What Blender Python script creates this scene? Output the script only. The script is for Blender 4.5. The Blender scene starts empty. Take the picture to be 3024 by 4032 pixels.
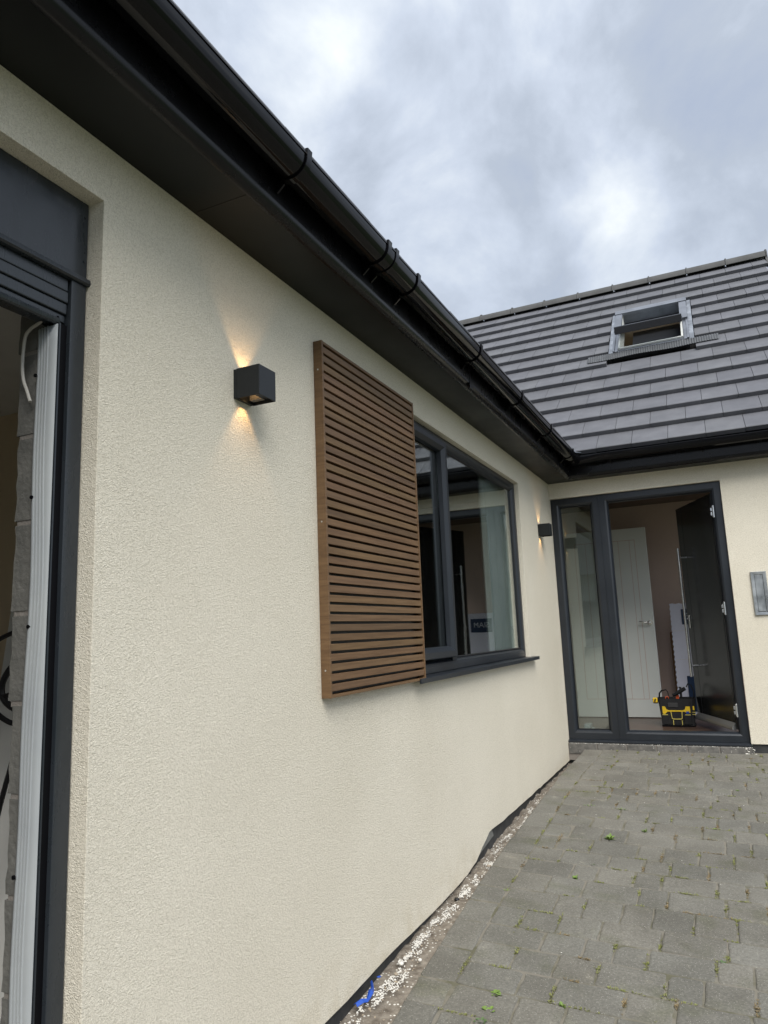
import bpy, bmesh, math, random
from mathutils import Vector, Matrix
random.seed(7)
R=math.radians
Z0=1.35                      # eye height: every z below is measured from the lens
sc=bpy.context.scene
COL=sc.collection
# ------------------------------------------------------------------ camera
cam=bpy.data.cameras.new("camera"); co=bpy.data.objects.new("camera",cam); COL.objects.link(co)
cam.sensor_fit='VERTICAL'; cam.sensor_height=36; cam.lens=25.17; cam.clip_start=.02; cam.clip_end=2000
a,b,g=R(24.867),R(99.663),R(-2.314)
co.matrix_world=Matrix.Translation((1.36496,-6.62601,Z0))@(Matrix.Rotation(a,4,'Z')@Matrix.Rotation(b,4,'X')@Matrix.Rotation(g,4,'Z'))
sc.camera=co
sc.view_settings.view_transform='Standard'; sc.view_settings.look='None'; sc.view_settings.gamma=1
sc.view_settings.exposure=1.46
sc.cycles.max_bounces=10; sc.cycles.glossy_bounces=6; sc.cycles.transparent_max_bounces=12
sc.cycles.use_denoising=True
# ------------------------------------------------------------------ sun and sky
SAZ=Vector((.58,-.81)); SEL=R(50)
sd=Vector((SAZ.x*math.cos(SEL),SAZ.y*math.cos(SEL),math.sin(SEL))).normalized()
sun=bpy.data.lights.new("sun",'SUN'); sun.energy=1.5; sun.angle=R(42); sun.color=(1,.97,.92)
so=bpy.data.objects.new("sun",sun); COL.objects.link(so); so.location=(8,-12,12)
so.rotation_euler=(-sd).to_track_quat('-Z','Y').to_euler()
w=bpy.data.worlds.new("World"); sc.world=w; w.use_nodes=True
nt=w.node_tree; N=nt.nodes; K=nt.links; N.clear()
def nd(t,**k):
    n=N.new(t)
    for q,v in k.items():
        if q.startswith('_'): setattr(n,q[1:],v)
        else: n.inputs[q].default_value=v
    return n
wo=nd('ShaderNodeOutputWorld'); bg=nd('ShaderNodeBackground',Strength=.1); K.new(bg.outputs[0],wo.inputs[0])
sky=nd('ShaderNodeTexSky',_sky_type='NISHITA',_sun_disc=False); sky.sun_elevation=SEL; sky.sun_rotation=math.atan2(SAZ.x,SAZ.y)
tc=nd('ShaderNodeTexCoord')
def mth(op,x,y=None,cl=False):
    n=N.new('ShaderNodeMath'); n.operation=op; n.use_clamp=cl
    for i,v in enumerate((x,y)):
        if v is None: continue
        if hasattr(v,'links'): K.new(v,n.inputs[i])
        else: n.inputs[i].default_value=v
    return n.outputs[0]
def noise(scale,det,rough,dist,off,squash=(1,1,1)):
    m=nd('ShaderNodeMapping'); m.inputs['Location'].default_value=off; m.inputs['Scale'].default_value=squash; K.new(tc.outputs['Generated'],m.inputs[0])
    n=nd('ShaderNodeTexNoise',Scale=scale,Detail=det,Roughness=rough,Distortion=dist); K.new(m.outputs[0],n.inputs['Vector']); return n.outputs['Fac']
v=mth('MULTIPLY',mth('SUBTRACT',noise(2.6,7,.55,.35,(3.1,.4,1.7)),.5),.5)
v=mth('ADD',v,mth('MULTIPLY',mth('SUBTRACT',noise(4.6,9,.54,.2,(2.3,1.4,4.7)),.5),1.75))
# broad bright and dark masses of the cloud deck, each fixed to a direction of the sky
for d,kk,wt in [((-.259,.687,.678),420,-.34),((-.325,.703,.632),110,.15),((-.425,.661,.619),120,.04),((-.325,.726,.606),700,-.26),((-.286,.80,.528),110,-.20),
                ((-.068,.857,.511),420,.13),((.03,.846,.532),600,.12),((-.006,.840,.542),700,-.20),((.10,.832,.548),140,-.16),((-.225,.862,.453),90,-.06),((-.055,.788,.613),60,.03)]:
    dv=Vector(d).normalized()
    dt=nd('ShaderNodeVectorMath',_operation='DOT_PRODUCT'); K.new(tc.outputs['Generated'],dt.inputs[0]); dt.inputs[1].default_value=dv
    v=mth('ADD',v,mth('MULTIPLY',mth('EXPONENT',mth('MULTIPLY',mth('SUBTRACT',dt.outputs['Value'],1),kk)),wt))
cr=nd('ShaderNodeValToRGB'); K.new(mth('ADD',v,.50,True),cr.inputs[0])
e=cr.color_ramp.elements; e[0].position=.02; e[0].color=(.25,.29,.375,1); e[1].position=.95; e[1].color=(.68,.70,.71,1)
for p,c in ((.34,(.31,.345,.40,1)),(.52,(.39,.43,.495,1)),(.70,(.50,.535,.575,1))):
    q=cr.color_ramp.elements.new(p); q.color=c
sx=nd('ShaderNodeSeparateXYZ'); K.new(tc.outputs['Generated'],sx.inputs[0])
up=mth('ADD',mth('MULTIPLY',mth('MAXIMUM',sx.outputs['Z'],0),.25),.93)
# the veiled sun behind the photographer brightens that side of the deck
ds=nd('ShaderNodeVectorMath',_operation='DOT_PRODUCT'); K.new(tc.outputs['Generated'],ds.inputs[0]); ds.inputs[1].default_value=sd
gl=mth('MULTIPLY',mth('EXPONENT',mth('MULTIPLY',mth('SUBTRACT',ds.outputs['Value'],1),3.0)),.55)
tot=mth('MULTIPLY',mth('ADD',up,gl),5.7)
cm=nd('ShaderNodeMix',_data_type='RGBA',_blend_type='MULTIPLY'); cm.inputs[0].default_value=1
K.new(cr.outputs[0],cm.inputs[6]); K.new(tot,cm.inputs[7])
mx=nd('ShaderNodeMix',_data_type='RGBA'); mx.inputs[0].default_value=.93; K.new(sky.outputs[0],mx.inputs[6]); K.new(cm.outputs[2],mx.inputs[7])
K.new(mx.outputs[2],bg.inputs[0])

# ------------------------------------------------------------------ materials
M={}
def mat(name,c,rough=.6,metal=0,c2=None,ns=8,stretch=(1,1,1),bump=0,bs=100,bdist=.002,bdet=3,attr=False,spec=.5,coat=0,det=6,lo=.35,hi=.68,bst=(1,1,1),extra=None,noisy_rough=0):
    m=bpy.data.materials.new(name); m.use_nodes=True; t=m.node_tree; n=t.nodes; l=t.links
    B=n['Principled BSDF']; B.inputs['Roughness'].default_value=rough; B.inputs['Metallic'].default_value=metal
    B.inputs['Specular IOR Level'].default_value=spec; B.inputs['Coat Weight'].default_value=coat; B.inputs['Coat Roughness'].default_value=.06
    tcn=n.new('ShaderNodeTexCoord'); out=None
    c=(*c,1)
    if c2:
        mp=n.new('ShaderNodeMapping'); mp.inputs['Scale'].default_value=stretch; l.new(tcn.outputs['Object'],mp.inputs[0])
        no=n.new('ShaderNodeTexNoise'); no.inputs['Scale'].default_value=ns; no.inputs['Detail'].default_value=det; no.inputs['Roughness'].default_value=.6; l.new(mp.outputs[0],no.inputs['Vector'])
        r=n.new('ShaderNodeValToRGB'); l.new(no.outputs['Fac'],r.inputs[0]); r.color_ramp.elements[0].position=lo; r.color_ramp.elements[1].position=hi
        r.color_ramp.elements[0].color=c; r.color_ramp.elements[1].color=(*c2,1); out=r.outputs[0]
        if noisy_rough:
            mr=n.new('ShaderNodeMapRange'); l.new(no.outputs['Fac'],mr.inputs[0]); mr.inputs[1].default_value=.3; mr.inputs[2].default_value=.7
            mr.inputs[3].default_value=rough-noisy_rough; mr.inputs[4].default_value=rough+noisy_rough; l.new(mr.outputs[0],B.inputs['Roughness'])
    if attr:
        at=n.new('ShaderNodeAttribute'); at.attribute_name='tint'
        mm=n.new('ShaderNodeMix'); mm.data_type='RGBA'; mm.blend_type='MULTIPLY'; mm.inputs[0].default_value=1
        if out: l.new(out,mm.inputs[6])
        else: mm.inputs[6].default_value=c
        l.new(at.outputs['Color'],mm.inputs[7]); out=mm.outputs[2]
    if extra: out=extra(n,l,tcn,out,c)
    if out: l.new(out,B.inputs['Base Color'])
    else: B.inputs['Base Color'].default_value=c
    if bump:
        mp=n.new('ShaderNodeMapping'); mp.inputs['Scale'].default_value=bst; l.new(tcn.outputs['Object'],mp.inputs[0])
        b1=n.new('ShaderNodeTexNoise'); b1.inputs['Scale'].default_value=bs; b1.inputs['Detail'].default_value=bdet; l.new(mp.outputs[0],b1.inputs['Vector'])
        bn=n.new('ShaderNodeBump'); bn.inputs['Strength'].default_value=bump; bn.inputs['Distance'].default_value=bdist
        l.new(b1.outputs['Fac'],bn.inputs['Height']); l.new(bn.outputs[0],B.inputs['Normal'])
    M[name]=m; return m
def specks(col,scale,thr,rad=.3):
    def f(n,l,tcn,out,c):
        vo=n.new('ShaderNodeTexVoronoi'); vo.inputs['Scale'].default_value=scale; l.new(tcn.outputs['Object'],vo.inputs['Vector'])
        a1=n.new('ShaderNodeMath'); a1.operation='LESS_THAN'; l.new(vo.outputs['Distance'],a1.inputs[0]); a1.inputs[1].default_value=rad
        sp=n.new('ShaderNodeSeparateColor'); l.new(vo.outputs['Color'],sp.inputs[0])
        a2=n.new('ShaderNodeMath'); a2.operation='LESS_THAN'; l.new(sp.outputs[0],a2.inputs[0]); a2.inputs[1].default_value=thr
        a3=n.new('ShaderNodeMath'); a3.operation='MULTIPLY'; l.new(a1.outputs[0],a3.inputs[0]); l.new(a2.outputs[0],a3.inputs[1])
        m=n.new('ShaderNodeMix'); m.data_type='RGBA'; l.new(a3.outputs[0],m.inputs[0])
        if out: l.new(out,m.inputs[6])
        else: m.inputs[6].default_value=c
        m.inputs[7].default_value=(*col,1); return m.outputs[2]
    return f
def grain(n,l,tcn,out,c):
    o=specks((.34,.33,.30),210,.20,.26)(n,l,tcn,out,c)
    def mul(o,scale,a0,a1,lo,hi,det=4):
        no=n.new('ShaderNodeTexNoise'); no.inputs['Scale'].default_value=scale; no.inputs['Detail'].default_value=det; l.new(tcn.outputs['Object'],no.inputs['Vector'])
        r=n.new('ShaderNodeValToRGB'); l.new(no.outputs['Fac'],r.inputs[0]); r.color_ramp.elements[0].position=lo; r.color_ramp.elements[1].position=hi; r.color_ramp.elements[0].color=(*a0,1); r.color_ramp.elements[1].color=(*a1,1)
        m=n.new('ShaderNodeMix'); m.data_type='RGBA'; m.blend_type='MULTIPLY'; m.inputs[0].default_value=1; l.new(o,m.inputs[6]); l.new(r.outputs[0],m.inputs[7]); return m.outputs[2]
    o=mul(o,110,(.82,.82,.82),(1.16,1.16,1.15),.33,.67)
    o=mul(o,14,(1,1,1),(1.35,1.33,1.28),.62,.78,8)      # dusty bloom
    return mul(o,4.5,(1,1,1),(.80,.83,.72),.55,.72,6)   # greenish film
# stucco: wormy grain of the scraped render
def stucco():
    m=mat('stucco',(.68,.645,.53),.92,spec=.2)
    n=m.node_tree.nodes; l=m.node_tree.links; B=n['Principled BSDF']; t=n.new('ShaderNodeTexCoord')
    n1=n.new('ShaderNodeTexNoise'); n1.inputs['Scale'].default_value=190; n1.inputs['Detail'].default_value=2.5; n1.inputs['Distortion'].default_value=1.2; n1.inputs['Roughness'].default_value=.55
    l.new(t.outputs['Object'],n1.inputs['Vector'])
    n2=n.new('ShaderNodeTexNoise'); n2.inputs['Scale'].default_value=1.3; n2.inputs['Detail'].default_value=5; l.new(t.outputs['Object'],n2.inputs['Vector'])
    r=n.new('ShaderNodeValToRGB'); l.new(n1.outputs['Fac'],r.inputs[0]); r.color_ramp.elements[0].position=.36; r.color_ramp.elements[0].color=(.64,.59,.48,1)
    r.color_ramp.elements[1].position=.56; r.color_ramp.elements[1].color=(.79,.735,.615,1)
    r2=n.new('ShaderNodeValToRGB'); l.new(n2.outputs['Fac'],r2.inputs[0]); r2.color_ramp.elements[0].position=.3; r2.color_ramp.elements[0].color=(.925,.92,.905,1); r2.color_ramp.elements[1].position=.7; r2.color_ramp.elements[1].color=(1,1,1,1)
    mm=n.new('ShaderNodeMix'); mm.data_type='RGBA'; mm.blend_type='MULTIPLY'; mm.inputs[0].default_value=1; l.new(r.outputs[0],mm.inputs[6]); l.new(r2.outputs[0],mm.inputs[7]); 
    # rain splash: dirty speckle on the lowest hand's breadth of the render
    sx_=n.new('ShaderNodeSeparateXYZ'); l.new(t.outputs['Object'],sx_.inputs[0])
    mr=n.new('ShaderNodeMapRange'); l.new(sx_.outputs['Z'],mr.inputs[0]); mr.inputs[1].default_value=.0; mr.inputs[2].default_value=.22; mr.inputs[3].default_value=1; mr.inputs[4].default_value=0
    n3=n.new('ShaderNodeTexNoise'); n3.inputs['Scale'].default_value=9; n3.inputs['Detail'].default_value=8; l.new(t.outputs['Object'],n3.inputs['Vector'])
    m3=n.new('ShaderNodeMapRange'); l.new(n3.outputs['Fac'],m3.inputs[0]); m3.inputs[1].default_value=.42; m3.inputs[2].default_value=.72
    m4=n.new('ShaderNodeMath'); m4.operation='MULTIPLY'; l.new(mr.outputs[0],m4.inputs[0]); l.new(m3.outputs[0],m4.inputs[1])
    m5=n.new('ShaderNodeMix'); m5.data_type='RGBA'; m5.blend_type='MULTIPLY'; l.new(m4.outputs[0],m5.inputs[0]); l.new(mm.outputs[2],m5.inputs[6]); m5.inputs[7].default_value=(.84,.81,.75,1)
    l.new(m5.outputs[2],B.inputs['Base Color'])
    bn=n.new('ShaderNodeBump'); bn.inputs['Strength'].default_value=1.0; bn.inputs['Distance'].default_value=.0045; l.new(n1.outputs['Fac'],bn.inputs['Height']); l.new(bn.outputs[0],B.inputs['Normal'])
stucco()
mat('anthracite',(.012,.015,.020),.36,c2=(.016,.020,.026),ns=3,bump=.12,bs=60,bdist=.0006,bst=(1,8,8),noisy_rough=.06)
mat('anthracite_sheet',(.020,.025,.030),.27,c2=(.028,.033,.039),ns=5,stretch=(1,3,.7),bump=.04,bs=8,bdist=.002,noisy_rough=.08)
mat('gloss_black',(.003,.003,.004),.10,spec=.26,c2=(.005,.005,.006),ns=4,noisy_rough=.05,bump=.05,bs=9,bdist=.002)
mat('soffit_black',(.0065,.0072,.007),.42,spec=.28,c2=(.009,.0098,.0095),ns=3,noisy_rough=.07,extra=specks((.35,.34,.3),9,.12,.045))
mat('fascia_black',(.004,.004,.005),.27,spec=.32,c2=(.006,.006,.007),ns=5,noisy_rough=.05)
mat('lamp_black',(.010,.012,.014),.45,spec=.4,bump=.05,bs=900,bdist=.0003)
mat('lamp_inner',(.25,.23,.2),.4)
mat('composite_wood',(.112,.061,.026),.55,c2=(.178,.104,.048),ns=14,stretch=(1,.25,7),bump=.25,bs=60,bst=(1,.3,9),bdist=.0008,attr=True)
mat('roof_tile',(.100,.102,.112),.60,c2=(.130,.132,.143),ns=5,stretch=(1,1,1),bump=.25,bs=140,bdist=.002,attr=True,spec=.35)
mat('ridge_concrete',(.052,.052,.050),.75,c2=(.076,.076,.073),ns=7,bump=.3,bs=90,bdist=.002)
mat('tile_gap',(.02,.02,.021),.9)
mat('galv',(.22,.23,.25),.38,1,c2=(.46,.48,.51),ns=9,noisy_rough=.1)
mat('lead',(.075,.078,.082),.5,.4,c2=(.11,.113,.117),ns=12)
mat('rl_cover',(.17,.18,.205),.28,.8,c2=(.26,.275,.31),ns=5)
mat('rl_dark',(.03,.031,.036),.35,.3)
mat('rl_white',(.62,.63,.60),.5)
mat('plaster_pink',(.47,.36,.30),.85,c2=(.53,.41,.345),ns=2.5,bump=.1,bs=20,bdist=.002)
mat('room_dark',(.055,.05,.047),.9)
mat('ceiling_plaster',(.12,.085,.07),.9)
mat('wood_floor',(.06,.036,.026),.32,c2=(.11,.066,.046),ns=4,stretch=(1,9,1),bump=.1,bs=50,bdist=.001)
mat('white_door',(.60,.62,.58),.45,c2=(.64,.66,.62),ns=2)
mat('chrome',(.78,.78,.76),.16,1)
mat('steel',(.62,.63,.64),.28,1,c2=(.74,.75,.76),ns=30,stretch=(8,8,.3),noisy_rough=.08)
mat('letterbox_steel',(.34,.36,.37),.36,.85,c2=(.50,.52,.53),ns=11,noisy_rough=.12)
mat('aluminium',(.42,.42,.41),.42,.7)
mat('door_black',(.014,.016,.018),.22,c2=(.022,.024,.026),ns=9,stretch=(1,1,.08),bump=.2,bs=90,bst=(6,6,.25),bdist=.0008,spec=.5)
mat('step_brick',(.095,.092,.084),.85,c2=(.17,.16,.145),ns=22,bump=.5,bs=60,bdist=.004,attr=True,extra=specks((.5,.48,.44),90,.10,.25))
mat('plinth',(.024,.025,.025),.75,c2=(.05,.05,.048),ns=9,bump=.6,bs=30,bdist=.006,lo=.45,hi=.75)
mat('plinth_grey',(.20,.20,.18),.9,c2=(.10,.10,.095),ns=9,bump=.6,bs=40,bdist=.006)
mat('paver',(.122,.116,.099),.88,c2=(.168,.161,.140),ns=3.2,bump=.5,bs=210,bdist=.002,attr=True,spec=.25,extra=grain)
mat('joint_sand',(.175,.16,.13),.95,c2=(.10,.095,.06),ns=7,bump=.6,bs=120,bdist=.004,lo=.45,hi=.62)
mat('soil',(.24,.21,.17),.95,c2=(.10,.08,.06),ns=26,bump=.8,bs=60,bdist=.008,extra=specks((.6,.58,.52),70,.25,.3))
mat('grass_far',(.05,.075,.03),.9,c2=(.08,.1,.045),ns=1.5)
mat('stone_white',(.62,.60,.55),.85,bump=.4,bs=90,bdist=.002)
mat('stone_tan',(.36,.29,.20),.85,bump=.4,bs=60,bdist=.002,c2=(.22,.2,.18),ns=20)
mat('blue_plastic',(.015,.07,.38),.45)
def leafm(name,c,tr):
    m=mat(name,c,.6,c2=tuple(x*1.35 for x in c),ns=30); 
    m.node_tree.nodes['Principled BSDF'].inputs['Subsurface Weight'].default_value=0
leafm('leaf',(.12,.19,.035),0); leafm('leaf_dark',(.07,.12,.04),0); leafm('moss_green',(.17,.18,.05),0); leafm('moss_brown',(.19,.14,.065),0)
mat('block',(.10,.098,.088),.95,c2=(.15,.145,.13),ns=14,bump=.8,bs=70,bdist=.004)
mat('mortar',(.20,.18,.16),.95,bump=.8,bs=80,bdist=.004)
mat('upvc_white',(.34,.36,.37),.45,c2=(.40,.42,.42),ns=3)
mat('board_white',(.60,.59,.55),.7,c2=(.68,.67,.63),ns=3)
mat('garage_beige',(.52,.42,.29),.85,c2=(.58,.47,.33),ns=1.5)
mat('rubber',(.006,.006,.007),.45)
mat('cable_white',(.42,.40,.36),.5)
mat('pvc_black',(.003,.003,.004),.6,spec=.12)
mat('carton_white',(.60,.61,.70),.65,c2=(.66,.67,.76),ns=3)
mat('carton_blue',(.008,.028,.075),.5)
mat('carton_brown',(.17,.095,.045),.8)
mat('print_white',(.6,.62,.66),.6)
mat('bag_black',(.010,.010,.011),.75,bump=.4,bs=300,bdist=.001)
mat('bag_grey',(.045,.045,.045),.5)
mat('yellow',(.75,.50,.02),.5); mat('yellow_trim',(.60,.50,.12),.5)
mat('orange',(.75,.12,.03),.5)
mat('curtain',(.28,.33,.31),.9,c2=(.36,.40,.38),ns=4)
def glass(name,ior,tint):
    m=bpy.data.materials.new(name); m.use_nodes=True; n=m.node_tree.nodes; l=m.node_tree.links; n.clear()
    o=n.new('ShaderNodeOutputMaterial'); x=n.new('ShaderNodeMixShader'); f=n.new('ShaderNodeFresnel'); f.inputs[0].default_value=ior
    ge=n.new('ShaderNodeNewGeometry'); mb_=n.new('ShaderNodeMath'); mb_.operation='MULTIPLY_ADD'; l.new(ge.outputs['Backfacing'],mb_.inputs[0]); mb_.inputs[1].default_value=1/ior-ior; mb_.inputs[2].default_value=ior; l.new(mb_.outputs[0],f.inputs[0])
    tr=n.new('ShaderNodeBsdfTransparent'); tr.inputs[0].default_value=(*tint,1); gg=n.new('ShaderNodeBsdfGlossy'); gg.inputs['Roughness'].default_value=.0; gg.inputs[0].default_value=(.93,.97,.96,1)
    t=n.new('ShaderNodeTexCoord'); no=n.new('ShaderNodeTexNoise'); no.inputs['Scale'].default_value=1.1; l.new(t.outputs['Object'],no.inputs['Vector'])
    bn=n.new('ShaderNodeBump'); bn.inputs['Strength'].default_value=.06; bn.inputs['Distance'].default_value=.02; l.new(no.outputs['Fac'],bn.inputs['Height']); l.new(bn.outputs[0],gg.inputs['Normal'])
    m1=n.new('ShaderNodeMath'); m1.operation='MULTIPLY'; l.new(f.outputs[0],m1.inputs[0]); m1.inputs[1].default_value=2
    m2=n.new('ShaderNodeMath'); m2.operation='MULTIPLY_ADD'; l.new(f.outputs[0],m2.inputs[0]); m2.inputs[1].default_value=1; m2.inputs[2].default_value=1
    m3=n.new('ShaderNodeMath'); m3.operation='DIVIDE'; l.new(m1.outputs[0],m3.inputs[0]); l.new(m2.outputs[0],m3.inputs[1]); l.new(m3.outputs[0],x.inputs[0]); l.new(tr.outputs[0],x.inputs[1]); l.new(gg.outputs[0],x.inputs[2]); l.new(x.outputs[0],o.inputs[0]); M[name]=m
glass('glass_window',1.52,(.93,.95,.94)); glass('glass_side',1.52,(.84,.88,.86))
def emi(name,c,s):
    m=bpy.data.materials.new(name); m.use_nodes=True; n=m.node_tree.nodes; n['Principled BSDF'].inputs['Emission Color'].default_value=(*c,1); n['Principled BSDF'].inputs['Emission Strength'].default_value=s; M[name]=m
emi('led',(1,.62,.28),6)

# ------------------------------------------------------------------ mesh helpers
class MB:
    def __init__(s): s.v=[]; s.f=[]; s.t=[]; s.tint=1.0; s.mi=[]; s.m=0
    def add(s,vs,fs,tint=None):
        o=len(s.v); s.v+= [tuple(q) for q in vs]; s.f+=[tuple(i+o for i in f) for f in fs]; s.t+=[s.tint if tint is None else tint]*len(fs); s.mi+=[s.m]*len(fs); return s
    def box(s,x0,x1,y0,y1,z0,z1,**k):
        if x0>x1:x0,x1=x1,x0
        if y0>y1:y0,y1=y1,y0
        if z0>z1:z0,z1=z1,z0
        v=[(x,y,z) for z in (z0,z1) for y in (y0,y1) for x in (x0,x1)]
        return s.add(v,[(0,2,3,1),(4,5,7,6),(0,1,5,4),(2,6,7,3),(0,4,6,2),(1,3,7,5)],**k)
    def obox(s,o,u,v,w,**k):     # oriented box: corner o and three edge vectors
        o,u,v,w=map(Vector,(o,u,v,w)); P=[o+u*i+v*j+w*kk for kk in (0,1) for j in (0,1) for i in (0,1)]
        return s.add(P,[(0,2,3,1),(4,5,7,6),(0,1,5,4),(2,6,7,3),(0,4,6,2),(1,3,7,5)],**k)
    def prism(s,poly,ext,**k):   # poly 3d points, extruded along ext
        n=len(poly); e=Vector(ext); v=[Vector(p) for p in poly]+[Vector(p)+e for p in poly]
        return s.add(v,[tuple(range(n))[::-1],tuple(range(n,2*n))]+[(i,(i+1)%n,(i+1)%n+n,i+n) for i in range(n)],**k)
    def tube(s,pts,r,n=10,caps=True,flat=1.0,**k):
        pts=[Vector(p) for p in pts]; rr=r if isinstance(r,(list,tuple)) else [r]*len(pts); vs=[]; fs=[]; ref=None
        for i,p in enumerate(pts):
            d=(pts[min(i+1,len(pts)-1)]-pts[max(i-1,0)]).normalized()
            if ref is None: ref=Vector((0,0,1)) if abs(d.z)<.9 else Vector((1,0,0))
            u=d.cross(ref).normalized(); ww=u.cross(d).normalized(); ref=ww
            for j in range(n):
                q=2*math.pi*j/n; vs.append(p+u*math.cos(q)*rr[i]*flat+ww*math.sin(q)*rr[i])
        for i in range(len(pts)-1):
            for j in range(n): fs.append((i*n+j,i*n+(j+1)%n,(i+1)*n+(j+1)%n,(i+1)*n+j))
        if caps: fs+= [tuple(range(n))[::-1],tuple(range((len(pts)-1)*n,len(pts)*n))]
        return s.add(vs,fs,**k)
    def sweep(s,prof,path,closed=False,**k):   # prof(list of vectors) copied at each path offset
        n=len(prof); vs=[Vector(p)+Vector(o) for o in path for p in prof]; fs=[]
        for i in range(len(path)-1):
            for j in range(n if closed else n-1): fs.append((i*n+j,i*n+(j+1)%n,(i+1)*n+(j+1)%n,(i+1)*n+j))
        if closed: fs+=[tuple(range(n))[::-1],tuple(range((len(path)-1)*n,len(path)*n))]
        return s.add(vs,fs,**k)
    def ring(s,plane,rect,prof,**k):  # mitred rectangular frame. plane 'x': a=y b=z, depth=x ; 'y': a=x b=z, depth=y
        a0,a1,b0,b1=rect; vs=[]; n=len(prof)
        for ca,cb,sa,sb in ((a0,b0,1,1),(a1,b0,-1,1),(a1,b1,-1,-1),(a0,b1,1,-1)):
            for ins,dep in prof:
                A,Bz=ca+sa*ins,cb+sb*ins
                vs.append((dep,A,Bz) if plane=='x' else (A,dep,Bz))
        fs=[(i*n+j,((i+1)%4)*n+j,((i+1)%4)*n+(j+1)%n,i*n+(j+1)%n) for i in range(4) for j in range(n)]
        return s.add(vs,fs,**k)
def wloc(o):
    p=Vector((0,0,0))
    while o: p+=o.location; o=o.parent
    return p
def obj(name,mb,m,parent=None,smooth=False,bevel=0,seg=2,weld=False,label=None,cat=None,group=None,kind=None,origin=None):
    me=bpy.data.meshes.new(name)
    base=wloc(parent) if parent else Vector((0,0,0))
    vs=[Vector(q)+Vector((0,0,Z0)) for q in mb.v]
    if origin=='auto': 
        org=Vector((sum(q.x for q in vs)/len(vs),sum(q.y for q in vs)/len(vs),min(q.z for q in vs)))
    else: org=base.copy()
    me.from_pydata([q-org for q in vs],[],mb.f); me.update()
    at=me.color_attributes.new('tint','FLOAT_COLOR','CORNER'); i=0
    for p in me.polygons:
        t=mb.t[p.index]; c=(t,t,t,1) if not isinstance(t,tuple) else (*t,1)
        for _ in p.loop_indices: at.data[i].color=c; i+=1
    bm=bmesh.new(); bm.from_mesh(me)
    if weld: bmesh.ops.remove_doubles(bm,verts=bm.verts,dist=1e-5)
    bmesh.ops.recalc_face_normals(bm,faces=bm.faces); bm.to_mesh(me); bm.free()
    ms=m if isinstance(m,(list,tuple)) else [m]
    for q in ms: me.materials.append(M[q])
    if len(ms)>1:
        for p,k in zip(me.polygons,mb.mi): p.material_index=k
    if smooth: me.shade_smooth()
    if smooth=='auto':
        try: me.set_sharp_from_angle(angle=R(35))
        except Exception: pass
    o=bpy.data.objects.new(name,me); COL.objects.link(o)
    if parent: o.parent=parent
    o.location=org-base if origin=='auto' or not parent else (0,0,0)
    if bevel:
        bv=o.modifiers.new('b','BEVEL'); bv.width=bevel; bv.segments=seg; bv.limit_method='ANGLE'; bv.angle_limit=R(40)
    tag(o,label,cat,group,kind); return o
def tag(o,label=None,cat=None,group=None,kind=None):
    for k,vv in (('label',label),('category',cat),('group',group),('kind',kind)):
        if vv: o[k]=vv
def empty(name,loc,label=None,cat=None,group=None,kind=None):
    o=bpy.data.objects.new(name,None); COL.objects.link(o); o.location=(loc[0],loc[1],loc[2]+Z0); o.empty_display_size=.1; tag(o,label,cat,group,kind); return o
def dup(root,loc,label=None):
    def cp(o,par):
        c=o.copy(); COL.objects.link(c)
        if par: c.parent=par
        for ch in list(o.children): cp(ch,c)
        return c
    kids=list(root.children); r=root.copy(); COL.objects.link(r); r.location=(loc[0],loc[1],loc[2]+Z0)
    for ch in kids: cp(ch,r)
    if label: r['label']=label
    return r

# ------------------------------------------------------------------ ground
def gz(x,y):
    yy=min(0,max(y,-5.0)); z=-1.07+.065*yy-.03*max(0,min(x,2.2))*min(1,-yy/1.6)+.020*max(0,1+yy/.9)
    if y<-5: z+=.02*(y+5)
    return z
gb=MB(); gb.add([(-300,-300,-1.95),(300,-300,-1.95),(300,300,-1.95),(-300,300,-1.95)],[(0,1,2,3)]); obj('ground',gb,'grass_far',kind='structure')
EDGE=[(.8,.14),(.0,.14),(-.29,.125),(-.87,.083),(-2.31,.078),(-2.81,.086),(-3.26,.105),(-3.65,.12),(-3.93,.136),(-4.14,.153),(-5.2,.17),(-9.6,.18)]
BAND=[(.8,.30),(-.3,.29),(-.7,.247),(-1.5,.228),(-2.3,.236),(-3.27,.258),(-3.65,.275),(-4.05,.29),(-9.6,.32)]
def lut(T,y):
    for (y0,x0),(y1,x1) in zip(T,T[1:]):
        if y0>=y>=y1: return x0+(x1-x0)*(y0-y)/(y0-y1)
    return T[-1][1] if y<T[-1][0] else T[0][1]
rb=[-.04,-.16,-.277,-.395,-.514,-.63,-.747,-.916,-1.07,-1.215,-1.369,-1.53,-1.734,-1.922,-2.135,-2.34,-2.52,-2.711,-2.915,-3.123,-3.301,-3.467,-3.643,-3.813]
known={5:[.53,.86,1.16,1.28],6:[.41,.73,.94,1.11,1.37],7:[.44,.56,.74,.94,1.15,1.28,1.45],8:[.42,.51,.68,.8,.89,1.06,1.19,1.37],9:[.51,.63,.89,1.15,1.32],10:[.41,.58,.71,.98,1.11,1.28,1.41],11:[.36,.62,.79,.93,1.19,1.36],
12:[.48,.67,.84,1.11,1.28,1.45],13:[.39,.57,.71,.97,1.23,1.36],14:[.35,.54,.79,.92,1.1,1.27,1.44],15:[.41,.66,.84,.97,1.15,1.41],16:[.5,.63,.81,.94,1.19,1.32],17:[.42,.59,.85,.98,1.23,1.4],18:[.5,.63,.8,.93,1.1,1.27],
19:[.39,.55,.73,.98,1.23],20:[.52,.69,.81,.94,1.19,1.32],21:[.44,.61,.77,1.02,1.15],22:[.51,.64,.89,1.06,1.3]}
off=1  # 'known' was read from the photo row by row
known={k+off-1:v for k,v in known.items()}
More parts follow.
